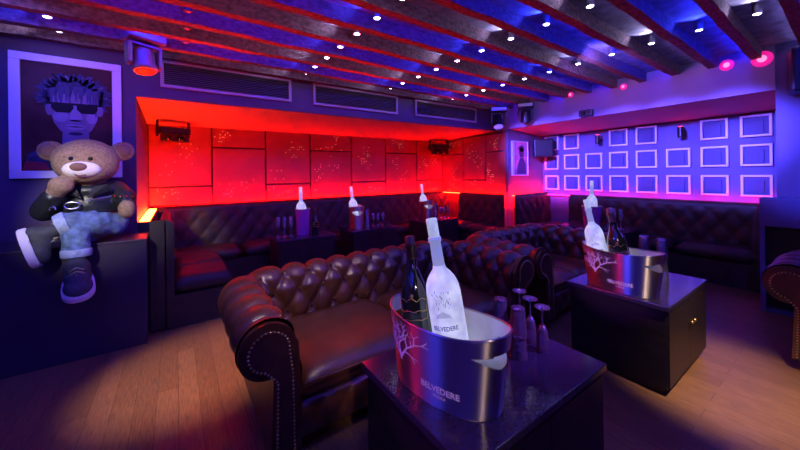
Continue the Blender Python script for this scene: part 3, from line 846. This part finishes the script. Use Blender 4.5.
def sh(nm, pts, lay, m): return flat_shape(pr_, nm, pts, -.012 - .0007 * lay, m, 0, 0)
fx, fz = .035, .555
sh('shirt', [(-.27, .07), (-.24, .20), (-.12, .27), (.0, .29), (.16, .27), (.26, .2), (.27, .07)], 0, M['print_hair'])
sh('shirt_patch', [(-.27, .07), (-.25, .14), (-.14, .13), (-.12, .07)], 1, M['print_red'])
hair = []
for k in range(44):
    a = 2 * PI * k / 44; rr = (.20 if k % 2 else .235) + random.uniform(-.018, .022)
    hair.append((fx + rr * 1.0 * math.cos(a), fz + .14 + rr * .82 * math.sin(a)))
sh('hair', hair, 2, M['print_hair'])
for k in range(70):
    a = R(-30 + 240 * k / 69); r0, r1 = random.uniform(.10, .17), random.uniform(.185, .245)
    x0, z0_ = fx + r0 * math.cos(a), fz + .13 + r0 * .9 * math.sin(a); x1, z1_ = fx + r1 * math.cos(a + random.uniform(-.15, .15)), fz + .13 + r1 * .9 * math.sin(a)
    nx, nz = -(z1_ - z0_), x1 - x0; ln = math.hypot(nx, nz); nx, nz = nx / ln * .011, nz / ln * .011
    sh('hair_lock', [(x0 - nx, z0_ - nz), (x1 - nx * .6, z1_ - nz * .6), (x1 + nx * .6, z1_ + nz * .6), (x0 + nx, z0_ + nz)], 3, M['print_skin'] if k % 9 == 1 else (M['print_lock'] if k % 2 else M['print_hair']))
sh('neck', [(fx - .08, .24), (fx - .075, .40), (fx + .085, .40), (fx + .09, .24)], 3, M['print_skin'])
sh('ear', ellp(fx - .152, fz + .02, .022, .05), 4, M['print_skin']); sh('ear', ellp(fx + .158, fz + .03, .022, .05), 4, M['print_skin'])
sh('face', [(fx - .145, fz + .12), (fx - .15, fz + .02), (fx - .125, fz - .09), (fx - .085, fz - .16), (fx - .03, fz - .20), (fx + .04, fz - .20), (fx + .10, fz - .15), (fx + .135, fz - .07), (fx + .155, fz + .03), (fx + .145, fz + .13), (fx + .08, fz + .19), (fx, fz + .205), (fx - .09, fz + .185)], 5, M['print_skin'])
for k in range(22):
    x0 = fx - .15 + .30 * k / 21; top = fz + .225 - 1.6 * (x0 - fx) ** 2; lo = fz + random.uniform(.105, .155) - .6 * abs(x0 - fx) * (k % 3)
    d = random.uniform(-.02, .02)
    sh('hair_lock', [(x0 - .012, top), (x0 + d - .004, lo), (x0 + d + .006, lo + .004), (x0 + .014, top)], 6 + k % 2, M['print_lock'] if k % 3 else M['print_hair'])
sh('cheek_light', ellp(fx - .085, fz - .035, .045, .05), 6, M['print_light']); sh('cheek_light', ellp(fx + .105, fz - .04, .035, .045), 6, M['print_light'])
sh('nose', [(fx - .005, fz + .06), (fx - .038, fz - .045), (fx - .02, fz - .065), (fx + .03, fz - .065), (fx + .048, fz - .045), (fx + .018, fz + .06)], 7, M['print_light'])
sh('nose_shadow', ellp(fx + .004, fz - .066, .036, .008), 8, M['print_black'])
sh('lips', [(fx - .065, fz - .118), (fx - .03, fz - .098), (fx + .005, fz - .104), (fx + .04, fz - .098), (fx + .075, fz - .116), (fx + .04, fz - .145), (fx - .03, fz - .147)], 8, M['print_light'])
sh('lip_line', [(fx - .07, fz - .119), (fx + .005, fz - .114), (fx + .08, fz - .117), (fx + .005, fz - .124)], 9, M['print_black'])
sh('chin_shade', ellp(fx + .005, fz - .178, .045, .014), 8, M['print_hair'])
for sg in (-1, 1):
    cx = fx + sg * .076
    sh('sunglass_lens', [(cx - .066, fz + .075), (cx + .066, fz + .078), (cx + .068, fz + .035), (cx + .045, fz - .002), (cx - .035, fz - .004), (cx - .064, fz + .03)], 9, M['print_black'])
sh('sunglass_bridge', [(fx - .17, fz + .078), (fx + .175, fz + .084), (fx + .175, fz + .066), (fx - .17, fz + .060)], 10, M['print_black'])

t = thing('small_picture', 'small narrow pink-lit picture on the short plum wall', 'picture', (5.235, BY, 1.335))
bm = BM(); hw2 = .245
bx(-hw2, hw2, -.03, 0, 0, .02, .002, bm); bx(-hw2, hw2, -.03, 0, .62, .64, .002, bm); bx(-hw2, -hw2 + .06, -.03, 0, .02, .62, .002, bm); bx(hw2 - .02, hw2, -.03, 0, .02, .62, .002, bm)
obj('frame', bm, M['frame_white'], t)
p2 = obj('print', bx(-hw2 + .06, hw2 - .02, -.012, 0, .02, .62), M['pink_print'], t)
for nm, pts in (('figure_head', ellp(.05, .43, .075, .095)), ('figure_body', [(-.10, .03), (-.06, .22), (0, .33), (.10, .33), (.17, .22), (.19, .03)]), ('figure_hair', ellp(.045, .50, .09, .06))):
    flat_shape(p2, nm, pts, -.0127, M['pink_dark'], 0, 0)

# ------------------------------------------------------------------ vents on the back fascia
for i, (x0, x1, z0_, z1_) in enumerate(((-.115, 1.13, 2.262, 2.53), (1.395, 2.66, 2.262, 2.53), (2.98, 4.34, 2.275, 2.53))):
    lab = ['left louvred air vent on the dark fascia', 'middle louvred air vent on the dark fascia', 'right louvred air vent on the dark fascia'][i]
    t = thing('air_vent', lab, 'vent', ((x0 + x1) / 2, PW, z0_), 0, 'air vents on the fascia')
    hw_ = (x1 - x0) / 2; h_ = z1_ - z0_; w = .03; bm = BM()
    for q in ((-hw_, hw_, 0, w), (-hw_, hw_, h_ - w, h_), (-hw_, -hw_ + w, w, h_ - w), (hw_ - w, hw_, w, h_ - w)): bx(q[0], q[1], -.022, 0, q[2], q[3], .003, bm)
    obj('frame', bm, M['vent_frame'], t)
    obj('backing', bx(-hw_ + w, hw_ - w, -.004, 0, w, h_ - w), M['black_plastic'], t)
    bm = BM(); n = 11
    for k in range(n):
        z = w + (h_ - 2 * w) * (k + .5) / n; box(bm, (0, -.011, z), (2 * hw_ - 2 * w, .016, .003), 0, Euler((R(35), 0, 0)))
    obj('louvre', bm, M['vent_dark'], t)

# ------------------------------------------------------------------ ceiling spotlights
COLS = [(-.75, 'leftmost column'), (.08, 'second column from the left'), (1.24, 'middle column'), (2.40, 'fourth column from the left'), (3.57, 'rightmost column')]
SZ = 2.56
meshes = {}
def spot_meshes():
    bm = BM(); lathe(bm, [(.030, CZ - SZ), (.034, .012), (.034, 0), (.027, 0), (.026, .006)], 18); meshes['h'] = bm
def make_spot(kind):
    t = bpy.data.objects.new('ceiling_spotlight', None); C.objects.link(t); t.empty_display_size = .05
    bm = BM(); lathe(bm, [(.026, CZ - SZ), (.028, .012), (.028, 0), (.023, 0), (.022, .004)], 18)
    obj('housing', bm, M['grey_metal'] if kind != 'off' else M['dark_metal'], t, True, 40)
    bm = BM(); lathe(bm, [(.0225, .003), (.018, -.002), (.008, -.005)], 18)
    obj('lens', bm, {'white': M['spot_white'], 'blue': M['spot_blue'], 'off': M['spot_off']}[kind], t, True)
    return t
protos = {}
for j in range(0, 11):
    y = ROW0 + DR * j - (.05 if j == 10 else 0)
    for i, (x, cw) in enumerate(COLS):
        if (i == 0 and j < 8) or (i == 1 and j < 7) or (i == 2 and j < 4): continue
        kind = 'off' if i == 1 else ('white' if j % 2 == 0 else 'blue')
        if kind not in protos: t = protos[kind] = make_spot(kind)
        else: t = copy_tree(protos[kind])
        t.location = (x, y, SZ)
        tag(t, '%s ceiling spotlight, %s row from the vented fascia, %s' % ({'off': 'unlit', 'white': 'bright white', 'blue': 'bluish'}[kind], ORD[10 - j], cw), 'spotlight', 'ceiling spotlights')
        if kind != 'off':
            ld = bpy.data.lights.new('bay_lamp', 'SPOT'); ld.shadow_soft_size = .012; ld.spot_size = R(112); ld.spot_blend = .5
            ld.energy = 5 if kind == 'white' else 8
            ld.color = (.62, .55, 1) if kind == 'white' else (.03, .05, 1)
            lo = link('bay_lamp', ld); lo.location = (x - .045, y, SZ + .01); lo.rotation_euler = Vector((-1, 0, .48)).to_track_quat('-Z', 'Y').to_euler()

# ------------------------------------------------------------------ glow discs on the lilac fascia, red lamps under the soffit
for i, (y, z, r) in enumerate(((.72, 2.52, .078), (1.0, 2.53, .058), (1.78, 2.52, .04), (2.47, 2.56, .04))):  # emissive discs stand in for glow spots that have no fixture
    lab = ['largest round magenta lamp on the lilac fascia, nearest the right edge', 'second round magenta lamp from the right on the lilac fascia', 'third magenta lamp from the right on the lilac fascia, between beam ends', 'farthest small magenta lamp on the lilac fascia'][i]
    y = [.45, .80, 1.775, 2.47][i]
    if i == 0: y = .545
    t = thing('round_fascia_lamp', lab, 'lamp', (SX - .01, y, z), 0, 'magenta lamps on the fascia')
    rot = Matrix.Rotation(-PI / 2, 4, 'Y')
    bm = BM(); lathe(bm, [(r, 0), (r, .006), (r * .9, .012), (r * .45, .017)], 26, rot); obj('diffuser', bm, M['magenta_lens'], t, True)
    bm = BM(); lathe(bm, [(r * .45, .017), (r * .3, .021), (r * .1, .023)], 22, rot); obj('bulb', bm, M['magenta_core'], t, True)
for i, y in enumerate((2.52, 1.43)):
    t = thing('wall_spotlight', ['black cylinder spotlight high on the violet wall, third frame column', 'black cylinder spotlight high on the violet wall, sixth frame column'][i], 'spotlight', (5.86, y, 1.86), 0, 'black cylinder spotlights on the violet wall')
    bm = BM(); lathe(bm, [(.030, 0), (.036, .004), (.036, .15), (.030, .155)], 22); obj('barrel', bm, M['black_plastic'], t, True, 40)
    bm = BM(); lathe(bm, [(.029, .155), (.022, .161), (.008, .163)], 18); obj('lens', bm, M['red_lens'], t, True)
    bm = bx(.03, .14, -.012, .012, .06, .085); obj('bracket', bm, M['black_plastic'], t)

# ------------------------------------------------------------------ stage lights
def moving_head(name, label, loc, rz, tilt, sc, lens, hang=True, body=None):
    t = thing(name, label, 'stage light', loc, rz, 'moving head stage lights'); t.scale = (sc, sc, sc)
    body = body or M['black_plastic']; s = -1
    obj('base', bx(-.15, .15, -.11, .11, -.09, 0, .012), body, t)
    bm = BM(); bx(-.13, .13, -.112, -.108, -.075, -.02, 0, bm); obj('display_panel', bm, M['grey_metal'], t)
    bm = BM(); cyl(bm, (0, 0, -.09), (0, 0, -.115), .06, .06, 24); obj('pan_bearing', bm, M['dark_metal'], t)
    for sg in (-1, 1):
        bm = BM(); prism(bm, [(sg * .135, -.05, -.11), (sg * .135, .05, -.11), (sg * .135, .045, -.30), (sg * .135, .02, -.33), (sg * .135, -.02, -.33), (sg * .135, -.045, -.30)], (-sg, 0, 0), .03)
        bmesh.ops.bevel(bm, geom=bm.edges[:], offset=.006, segments=2, affect='EDGES')
        obj('yoke_arm', bm, body, t)
    obj('yoke_bridge', bx(-.135, .135, -.05, .05, -.135, -.11, .006), body, t)
    rot = Matrix.Translation((0, 0, -.26)) @ Matrix.Rotation(tilt, 4, 'X')
    bm = BM(); lathe(bm, [(.045, .12), (.075, .105), (.085, .06), (.085, -.04), (.095, -.06), (.095, -.10), (.085, -.11)], 26, rot); h = obj('head', bm, body, t, True, 35)
    bm = BM(); lathe(bm, [(.084, -.108), (.06, -.118), (.02, -.122)], 24, rot); obj('lens', bm, lens, h, True)
    return t
moving_head('moving_head_spotlight', 'moving head stage light hanging above the portrait frame corner, red lens', (-.21, 3.42, 2.60), R(25), R(-14), .88, M['red_mirror'], body=M['lamp_grey'])
moving_head('moving_head_spotlight', 'moving head stage light at the corner where both fascias meet', (4.60, 3.58, 2.53), R(-40), R(-25), .95, M['blue_lens'], body=M['dark_metal'])
moving_head('moving_head_spotlight', 'black stage light beside the fascia corner, hanging behind the other one', (4.72, 3.12, 2.53), R(-60), R(15), .85, M['black_eye'])
def scanner(name, label, loc, rz, sc, m):
    t = thing(name, label, 'stage light', loc, rz, 'dark effect lights in the alcove'); t.scale = (sc, sc, sc)
    obj('housing', bx(-.20, .20, -.10, .10, -.10, 0, .015), m, t)
    bm = BM(); prism(bm, [(-.17, -.09, -.10), (.17, -.09, -.10), (.15, .06, -.10), (-.15, .06, -.10)], (0, -.15, -1), .11)
    obj('lamp_hood', bm, m, t)
    for x in (-.09, .06):
        bm = BM(); lathe(bm, [(.05, 0), (.05, -.03), (.03, -.04)], 20, Matrix.Translation((x, -.105, -.15)) @ Matrix.Rotation(R(-70), 4, 'X')); obj('lens', bm, M['black_eye'], t, True)
    for sg in (-1, 1):
        obj('bracket_arm', bx(sg * .205 - .008, sg * .205 + .008, -.03, .03, -.14, .10), M['dark_metal'], t)
    return t
scanner('effect_light', 'dark effect light high in the left corner of the red alcove', (-.02, 5.02, 2.02), R(20), .85, M['black_plastic'])
scanner('effect_light', 'dark effect light high on the red back wall near its right corner', (4.62, 5.14, 2.02), R(-10), 1.05, M['black_plastic'])
t = thing('wall_speaker', 'black speaker hung in the corner beside the small pink picture', 'speaker', (5.72, 3.42, 1.68), R(-50))
obj('cabinet', bx(-.17, .17, -.10, .10, 0, .34, .02), M['black_plastic'], t)
obj('grille', bx(-.15, .15, -.108, -.098, .02, .32, .006), M['dark_metal'], t)
obj('bracket', bx(-.03, .03, .10, .20, .14, .20), M['dark_metal'], t)
t = thing('fascia_spotlight', 'small violet-lit box lamp at the bottom of the lilac fascia', 'lamp', (SX - .01, 2.23, 2.19))
bm = BM(); bx(-.08, 0, -.09, .09, 0, .095, .012, bm); obj('housing', bm, M['dark_metal'], t)
bm = BM(); cyl(bm, (-.08, .02, .045), (-.094, .02, .045), .03, .026, 18); obj('lens', bm, M['black_eye'], t)
t = thing('ceiling_speaker', 'black speaker hung at the top right corner before the pier', 'speaker', (4.72, .20, 2.10), R(-80))
obj('cabinet', bx(-.16, .16, -.13, .13, 0, .40, .02), M['black_plastic'], t)
bm = BM(); lathe(bm, [(.11, 0), (.115, .008), (.09, .014), (.03, .006)], 26, Matrix.Translation((0, -.13, .15)) @ Matrix.Rotation(PI / 2, 4, 'X')); obj('woofer', bm, M['dark_metal'], t, True)
obj('hanging_bracket', bx(-.02, .02, -.02, .02, .40, .54), M['dark_metal'], t)

# ------------------------------------------------------------------ teddy bear
bear = thing('teddy_bear', 'big brown teddy bear in black leather jacket, jeans and sneakers sitting on the plinth', 'teddy bear', (-.55, 3.50, .88))
OX, OY, OZ = -.55, 3.50, .88
def P3(x, y, z): return Vector((x - OX, y - OY, z - OZ))
def limb(bm, pts, rad, seg=14):
    # dense chain of spheres so the voxel fuse yields a tapered limb
    for (p, q), (r0, r1) in zip(zip(pts, pts[1:]), zip(rad, rad[1:])):
        n = max(3, int((q - p).length / .025))
        for i in range(n + 1):
            k = i / n; r = r0 + (r1 - r0) * k; ell(bm, p.lerp(q, k), (r, r, r), u=12, v=8)
    return bm
bm = BM()
ell(bm, P3(-.575, 3.49, 1.520), (.200, .160, .182)); ell(bm, P3(-.575, 3.45, 1.465), (.160, .140, .118))
ell(bm, P3(-.57, 3.59, 1.12), (.175, .15, .235))
ell(bm, P3(-.57, 3.54, 1.34), (.10, .10, .07))
for p in ((-.782, 3.53, 1.605), (-.362, 3.53, 1.617)):
    ell(bm, P3(*p), (.080, .038, .080))
    d = Vector(p) - Vector((-.575, 3.50, 1.53))
limb(bm, [P3(-.76, 3.52, 1.20), P3(-.755, 3.40, 1.25), P3(-.690, 3.345, 1.335)], [.055, .052, .060])
ell(bm, P3(-.688, 3.34, 1.345), (.072, .062, .066))
limb(bm, [P3(-.36, 3.55, 1.26), P3(-.335, 3.44, 1.16)], [.055, .05]); ell(bm, P3(-.330, 3.405, 1.140), (.058, .058, .075))
limb(bm, [P3(-.45, 3.55, .98), P3(-.66, 3.36, 1.03), P3(-.72, 3.34, 1.02)], [.08, .07, .055])
limb(bm, [P3(-.66, 3.55, .98), P3(-.615, 3.36, .95), P3(-.615, 3.36, .80)], [.08, .07, .05])
bm = remesh(bm, .012, 5); obj('body', bm, M['fur'], bear, True)
bm = BM(); ell(bm, P3(-.580, 3.355, 1.460), (.112, .066, .066)); ell(bm, P3(-.575, 3.355, 1.435), (.055, .05, .04)); bm = remesh(bm, .010, 4); obj('muzzle', bm, M['fur_cream'], bear, True)
bm = BM(); ell(bm, P3(-.590, 3.298, 1.478), (.048, .024, .032)); obj('nose', bm, M['fur_nose'], bear, True)
bm = BM(); tube(bm, [P3(-.613, 3.303, 1.424), P3(-.592, 3.296, 1.414), P3(-.570, 3.294, 1.414), P3(-.548, 3.300, 1.423)], .0035, 6); obj('mouth', bm, M['fur_nose'], bear, True)
for x, y in ((-.636, 3.353), (-.531, 3.348)):
    bm = BM(); ell(bm, P3(x, y - .010, 1.540), (.015, .012, .016)); obj('eye', bm, M['black_eye'], bear, True)
for x, z in ((-.786, 1.605), (-.358, 1.617)):
    bm = BM(); ell(bm, P3(x, 3.498, z), (.050, .014, .050)); obj('inner_ear', bm, M['fur_nose'], bear, True)
# jacket
bm = BM()
ell(bm, P3(-.57, 3.585, 1.17), (.205, .178, .205)); ell(bm, P3(-.57, 3.56, 1.29), (.185, .145, .085)); ell(bm, P3(-.57, 3.58, 1.08), (.20, .18, .12))
limb(bm, [P3(-.735, 3.57, 1.28), P3(-.80, 3.47, 1.16), P3(-.745, 3.385, 1.25)], [.090, .085, .068])
limb(bm, [P3(-.415, 3.57, 1.28), P3(-.35, 3.50, 1.22), P3(-.335, 3.45, 1.185)], [.090, .082, .068])
bm = remesh(bm, .012, 4); jk = obj('jacket', bm, M['jacket'], bear, True)
bm = BM()
for sg in (-1, 1):
    prism(bm, [P3(-.57 + sg * .02, 3.375, 1.24), P3(-.57 + sg * .15, 3.42, 1.30), P3(-.57 + sg * .13, 3.40, 1.345), P3(-.57 + sg * .05, 3.385, 1.33)], (0, -1, 0), .016)
obj('collar', bm, M['jacket'], jk)
bm = BM()     # waist belt
pts = [P3(-.57 + .208 * math.cos(a), 3.585 + .185 * math.sin(a), 1.135) for a in [R(180 + 180 * i / 24) for i in range(25)]]
tube(bm, pts, .024, 8, True, .35); obj('belt', bm, M['jacket'], jk, True)
bm = BM(); tube(bm, [P3(-.640 + .042 * math.cos(2 * PI * i / 24), 3.375, 1.190 + .026 * math.sin(2 * PI * i / 24)) for i in range(25)], .006, 8, False); obj('buckle', bm, M['chrome'], jk, True)
bm = BM()
for a, b2 in (((-.755, 1.165), (-.738, 1.215)), ((-.738, 1.215), (-.720, 1.165)), ((-.748, 1.185), (-.728, 1.185))): tube(bm, [P3(a[0], 3.355, a[1]), P3(b2[0], 3.355, b2[1])], .0045, 6)
obj('emblem', bm, M['chrome'], jk)
bm = BM(); pts = [P3(-.555 + .135 * i / 14, 3.368 + .010 * (i / 14) ** 2, 1.225 + .022 * i / 14) for i in range(15)]
for p in pts: ell(bm, p, (.0055, .004, .005), u=6, v=5)
obj('zip', bm, M['chrome'], jk)
for i in range(4):
    bm = BM(); c = P3(-.405 + .036 * i, 3.375 + .004 * i, 1.245 - .003 * i)
    bmesh.ops.create_cone(bm, cap_ends=True, segments=4, radius1=.013, radius2=.001, depth=.026, matrix=Matrix.Translation(c) @ Matrix.Rotation(PI / 2, 4, 'X')); obj('stud', bm, M['chrome'], jk)
# jeans: one leg crossed over the other
bm = BM()
limb(bm, [P3(-.57, 3.58, 1.028), P3(-.57, 3.52, 1.028)], [.15, .145])
limb(bm, [P3(-.43, 3.53, 1.02), P3(-.54, 3.40, 1.045), P3(-.66, 3.345, 1.065)], [.105, .098, .080])
limb(bm, [P3(-.66, 3.52, .98), P3(-.62, 3.35, .985), P3(-.612, 3.332, .86)], [.095, .088, .078])
bm = remesh(bm, .011, 4)
for v in bm.verts:      # cloth folds
    v.co += v.normal * .005 * math.sin(v.co.x * 75 + v.co.z * 28 + 1.5 * math.sin(v.co.z * 40))
jn = obj('jeans', bm, M['denim'], bear, True)
def cuff(p, q, r0, r1):
    bm = BM(); p, q = P3(*p), P3(*q); u = [p, p.lerp(q, .15), p.lerp(q, .85), q]
    tube(bm, u, [r0 * .95, r0, r1, r1 * .95], 26); return obj('turn_up', bm, M['denim_cuff'], jn, True, 40)
cuff((-.655, 3.345, 1.066), (-.712, 3.337, 1.045), .090, .082)
cuff((-.612, 3.337, .868), (-.612, 3.333, .812), .088, .086)
def shoe(ank, xdir, zdir, k_=(.88, 1.2, 1.12)):
    x = Vector(xdir).normalized(); z = Vector(zdir); z = (z - x * z.dot(x)).normalized(); y = z.cross(x)
    mt = Matrix.Translation(P3(*ank)) @ Matrix((x, y, z)).transposed().to_4x4() @ Matrix.Diagonal((k_[0], k_[1], k_[2], 1))
    bm = BM()
    ell(bm, (.13, 0, -.095), (.10, .062, .045)); ell(bm, (.04, 0, -.075), (.11, .060, .060)); ell(bm, (0, 0, -.04), (.068, .060, .09)); ell(bm, (-.02, 0, -.09), (.065, .055, .05))
    bm = remesh(bm, .009, 4); bmesh.ops.transform(bm, matrix=mt, verts=bm.verts[:]); s = obj('sneaker', bm, M['shoe'], bear, True)
    bm = BM(); pts = []
    for k in range(40):
        a = 2 * PI * k / 40; ex, ey = ov(.165, .068, a, 2.5); pts.append((.075 + ex, ey * (1 + .12 * math.cos(a)), -.150))
    prism(bm, pts, (0, 0, 1), .042); bmesh.ops.bevel(bm, geom=bm.edges[:], offset=.006, segments=2, affect='EDGES')
    bmesh.ops.transform(bm, matrix=mt, verts=bm.verts[:]); obj('sole', bm, M['rubber'], s)
    bm = BM()
    for i in range(5):
        xx = .052 + .018 * i; zz = .02 - .018 * i - .022
        w = .030
        tube(bm, [(xx, -w, zz - .012), (xx + .006, 0, zz + .012), (xx + .012, w, zz - .012)], .0045, 6)
        tube(bm, [(xx, w, zz - .012), (xx + .006, 0, zz + .012), (xx + .012, -w, zz - .012)], .0045, 6)
    bmesh.ops.transform(bm, matrix=mt, verts=bm.verts[:]); obj('laces', bm, M['lace'], s, True)
    return s
shoe((-.722, 3.335, 1.015), (.30, -.15, -.94), (.90, .10, .36))
shoe((-.603, 3.277, .765), (.16, -.90, -.44), (.0, -.44, .90), (.95, 1.3, 1.12))

# ------------------------------------------------------------------ lights
def spot(nm, loc, tgt, e, c, ang, blend=.5, rad=.05):
    l = bpy.data.lights.new(nm, 'SPOT'); l.energy = e; l.color = c; l.spot_size = R(ang); l.spot_blend = blend; l.shadow_soft_size = rad
    o = link(nm, l); o.location = loc; o.rotation_euler = (Vector(tgt) - Vector(loc)).to_track_quat('-Z', 'Y').to_euler(); return o
# warm pin spots over the floor
spot('warm_pin_spot', (-1.25, 2.05, 2.45), (.14, 2.80, 0), 520, (1, .66, .46), 30, .9)
spot('warm_pin_spot', (1.9, -.35, 2.5), (2.95, .50, 0), 640, (1, .68, .40), 30, .9)
spot('warm_pin_spot', (-1.2, .8, 2.45), (-.58, 3.35, 1.24), 330, (1, .92, .78), 21, .8)
spot('warm_pin_spot', (.25, .9, 2.5), (.75, 2.15, .6), 130, (1, .68, .45), 40, .9)
# unseen blue washes added for the violet wall, portrait and pier
for wy in (.65, 1.25, 1.85, 2.45, 3.05, 3.5):
    spot('blue_wash', (2.5, .6 + wy * .6, 2.44), (6.0, wy, 1.50), 1250, (.12, .085, 1), 24, .7, .06)
spot('blue_wash', (-1.3, 2.4, 2.45), (-.55, 3.85, 2.35), 62, (.17, .10, 1), 46, .9, .1)
spot('blue_wash', (2.2, 1.2, 2.44), (4.9, .15, 1.5), 620, (.10, .09, 1), 26, .7, .06)
# unseen spots added to streak the two steel buckets with colour
for tg, ang in (((.82, .90, .70), 15), ((2.56, .96, .70), 10)):
    k = 1 if ang > 12 else 2.6
    spot('blue_bucket_spot', (-1.65, 1.50, 2.2), tg, 75 * k, (.04, .05, 1), ang, .5, .03)
    spot('blue_bucket_spot', (-1.60, 1.85, 2.2), tg, 50 * k, (.08, .05, 1), ang, .5, .03)
    spot('magenta_bucket_spot', (-1.30, 2.55, 2.2), tg, (70 if k == 1 else 95), (1, .01, .14), ang, .5, .025)
    spot('warm_bucket_spot', (-.10, -1.4, 2.35), tg, 90 * k, (1, .66, .38), ang - 1, .5, .03)
spot('violet_wash', (-.6, -1.8, 2.45), (1.6, 2.2, .5), 20, (.25, .10, 1), 80, .9, .15)  # unseen violet fills added for the whole room
spot('violet_wash', (5.0, -1.6, 2.3), (1.4, 1.6, .6), 25, (.25, .08, 1), 70, .9, .15)
spot('violet_pin_spot', (2.3, -.5, 2.4), (1.36, .92, .66), 330, (.42, .12, 1), 13, .8, .05)  # unseen, added to brighten the glasses on the nearest table
spot('blue_pin_spot', (3.9, 1.6, 2.5), (2.9, .95, .57), 50, (.12, .10, 1), 30, .8, .05)
spot('magenta_wash', (1.6, 2.2, 2.46), (1.9, 4.6, .5), 7, (1, .05, .35), 90, .8, .1)
for ux in (.3, 1.9, 3.5):  # unseen red fills added to redden the beam undersides
    spot('red_uplight', (ux, 3.72, 1.95), (ux - .3, 1.9, 2.6), 90, (1, .008, .01), 120, .8, .05)
spot('red_uplight', (-.9, 1.3, .9), (.6, 2.9, 2.6), 100, (1, .01, .005), 85, .8, .1)
spot('lilac_wash', (3.2, 1.4, 2.42), (4.9, 1.9, 2.38), 60, (.34, .18, 1), 110, .8, .1)  # unseen, added to brighten the lilac fascia

w = bpy.data.worlds.new('World'); bpy.context.scene.world = w; w.use_nodes = True
w.node_tree.nodes['Background'].inputs[0].default_value = (.012, .010, .04, 1); w.node_tree.nodes['Background'].inputs[1].default_value = 1

# ------------------------------------------------------------------ camera
yaw, rol, F = R(55.0), R(.68), 320
f = Vector((math.cos(yaw), math.sin(yaw), 0)); rt = Vector((math.sin(yaw), -math.cos(yaw), 0)); dn = Vector((0, 0, -1))
cx_ = rt * math.cos(rol) + dn * math.sin(rol); cy_ = -rt * math.sin(rol) + dn * math.cos(rol)
cam = bpy.data.cameras.new('Camera'); cam.sensor_width = 36; cam.lens = F / 800 * 36; cam.shift_y = -51.4 / 800; cam.clip_start = .02
co = link('Camera', cam)
co.matrix_world = Matrix.Translation((0, 0, 1.4)) @ Matrix((cx_, -cy_, -f)).transposed().to_4x4()
sc = bpy.context.scene; sc.camera = co
sc.view_settings.view_transform = 'Standard'; sc.view_settings.look = 'None'; sc.view_settings.exposure = 0; sc.view_settings.gamma = 1
sc.view_settings.use_curve_mapping = False
sc.cycles.use_denoising = True; sc.cycles.max_bounces = 8; sc.cycles.sample_clamp_indirect = 4
sc.cycles.caustics_refractive = False; sc.cycles.caustics_reflective = False
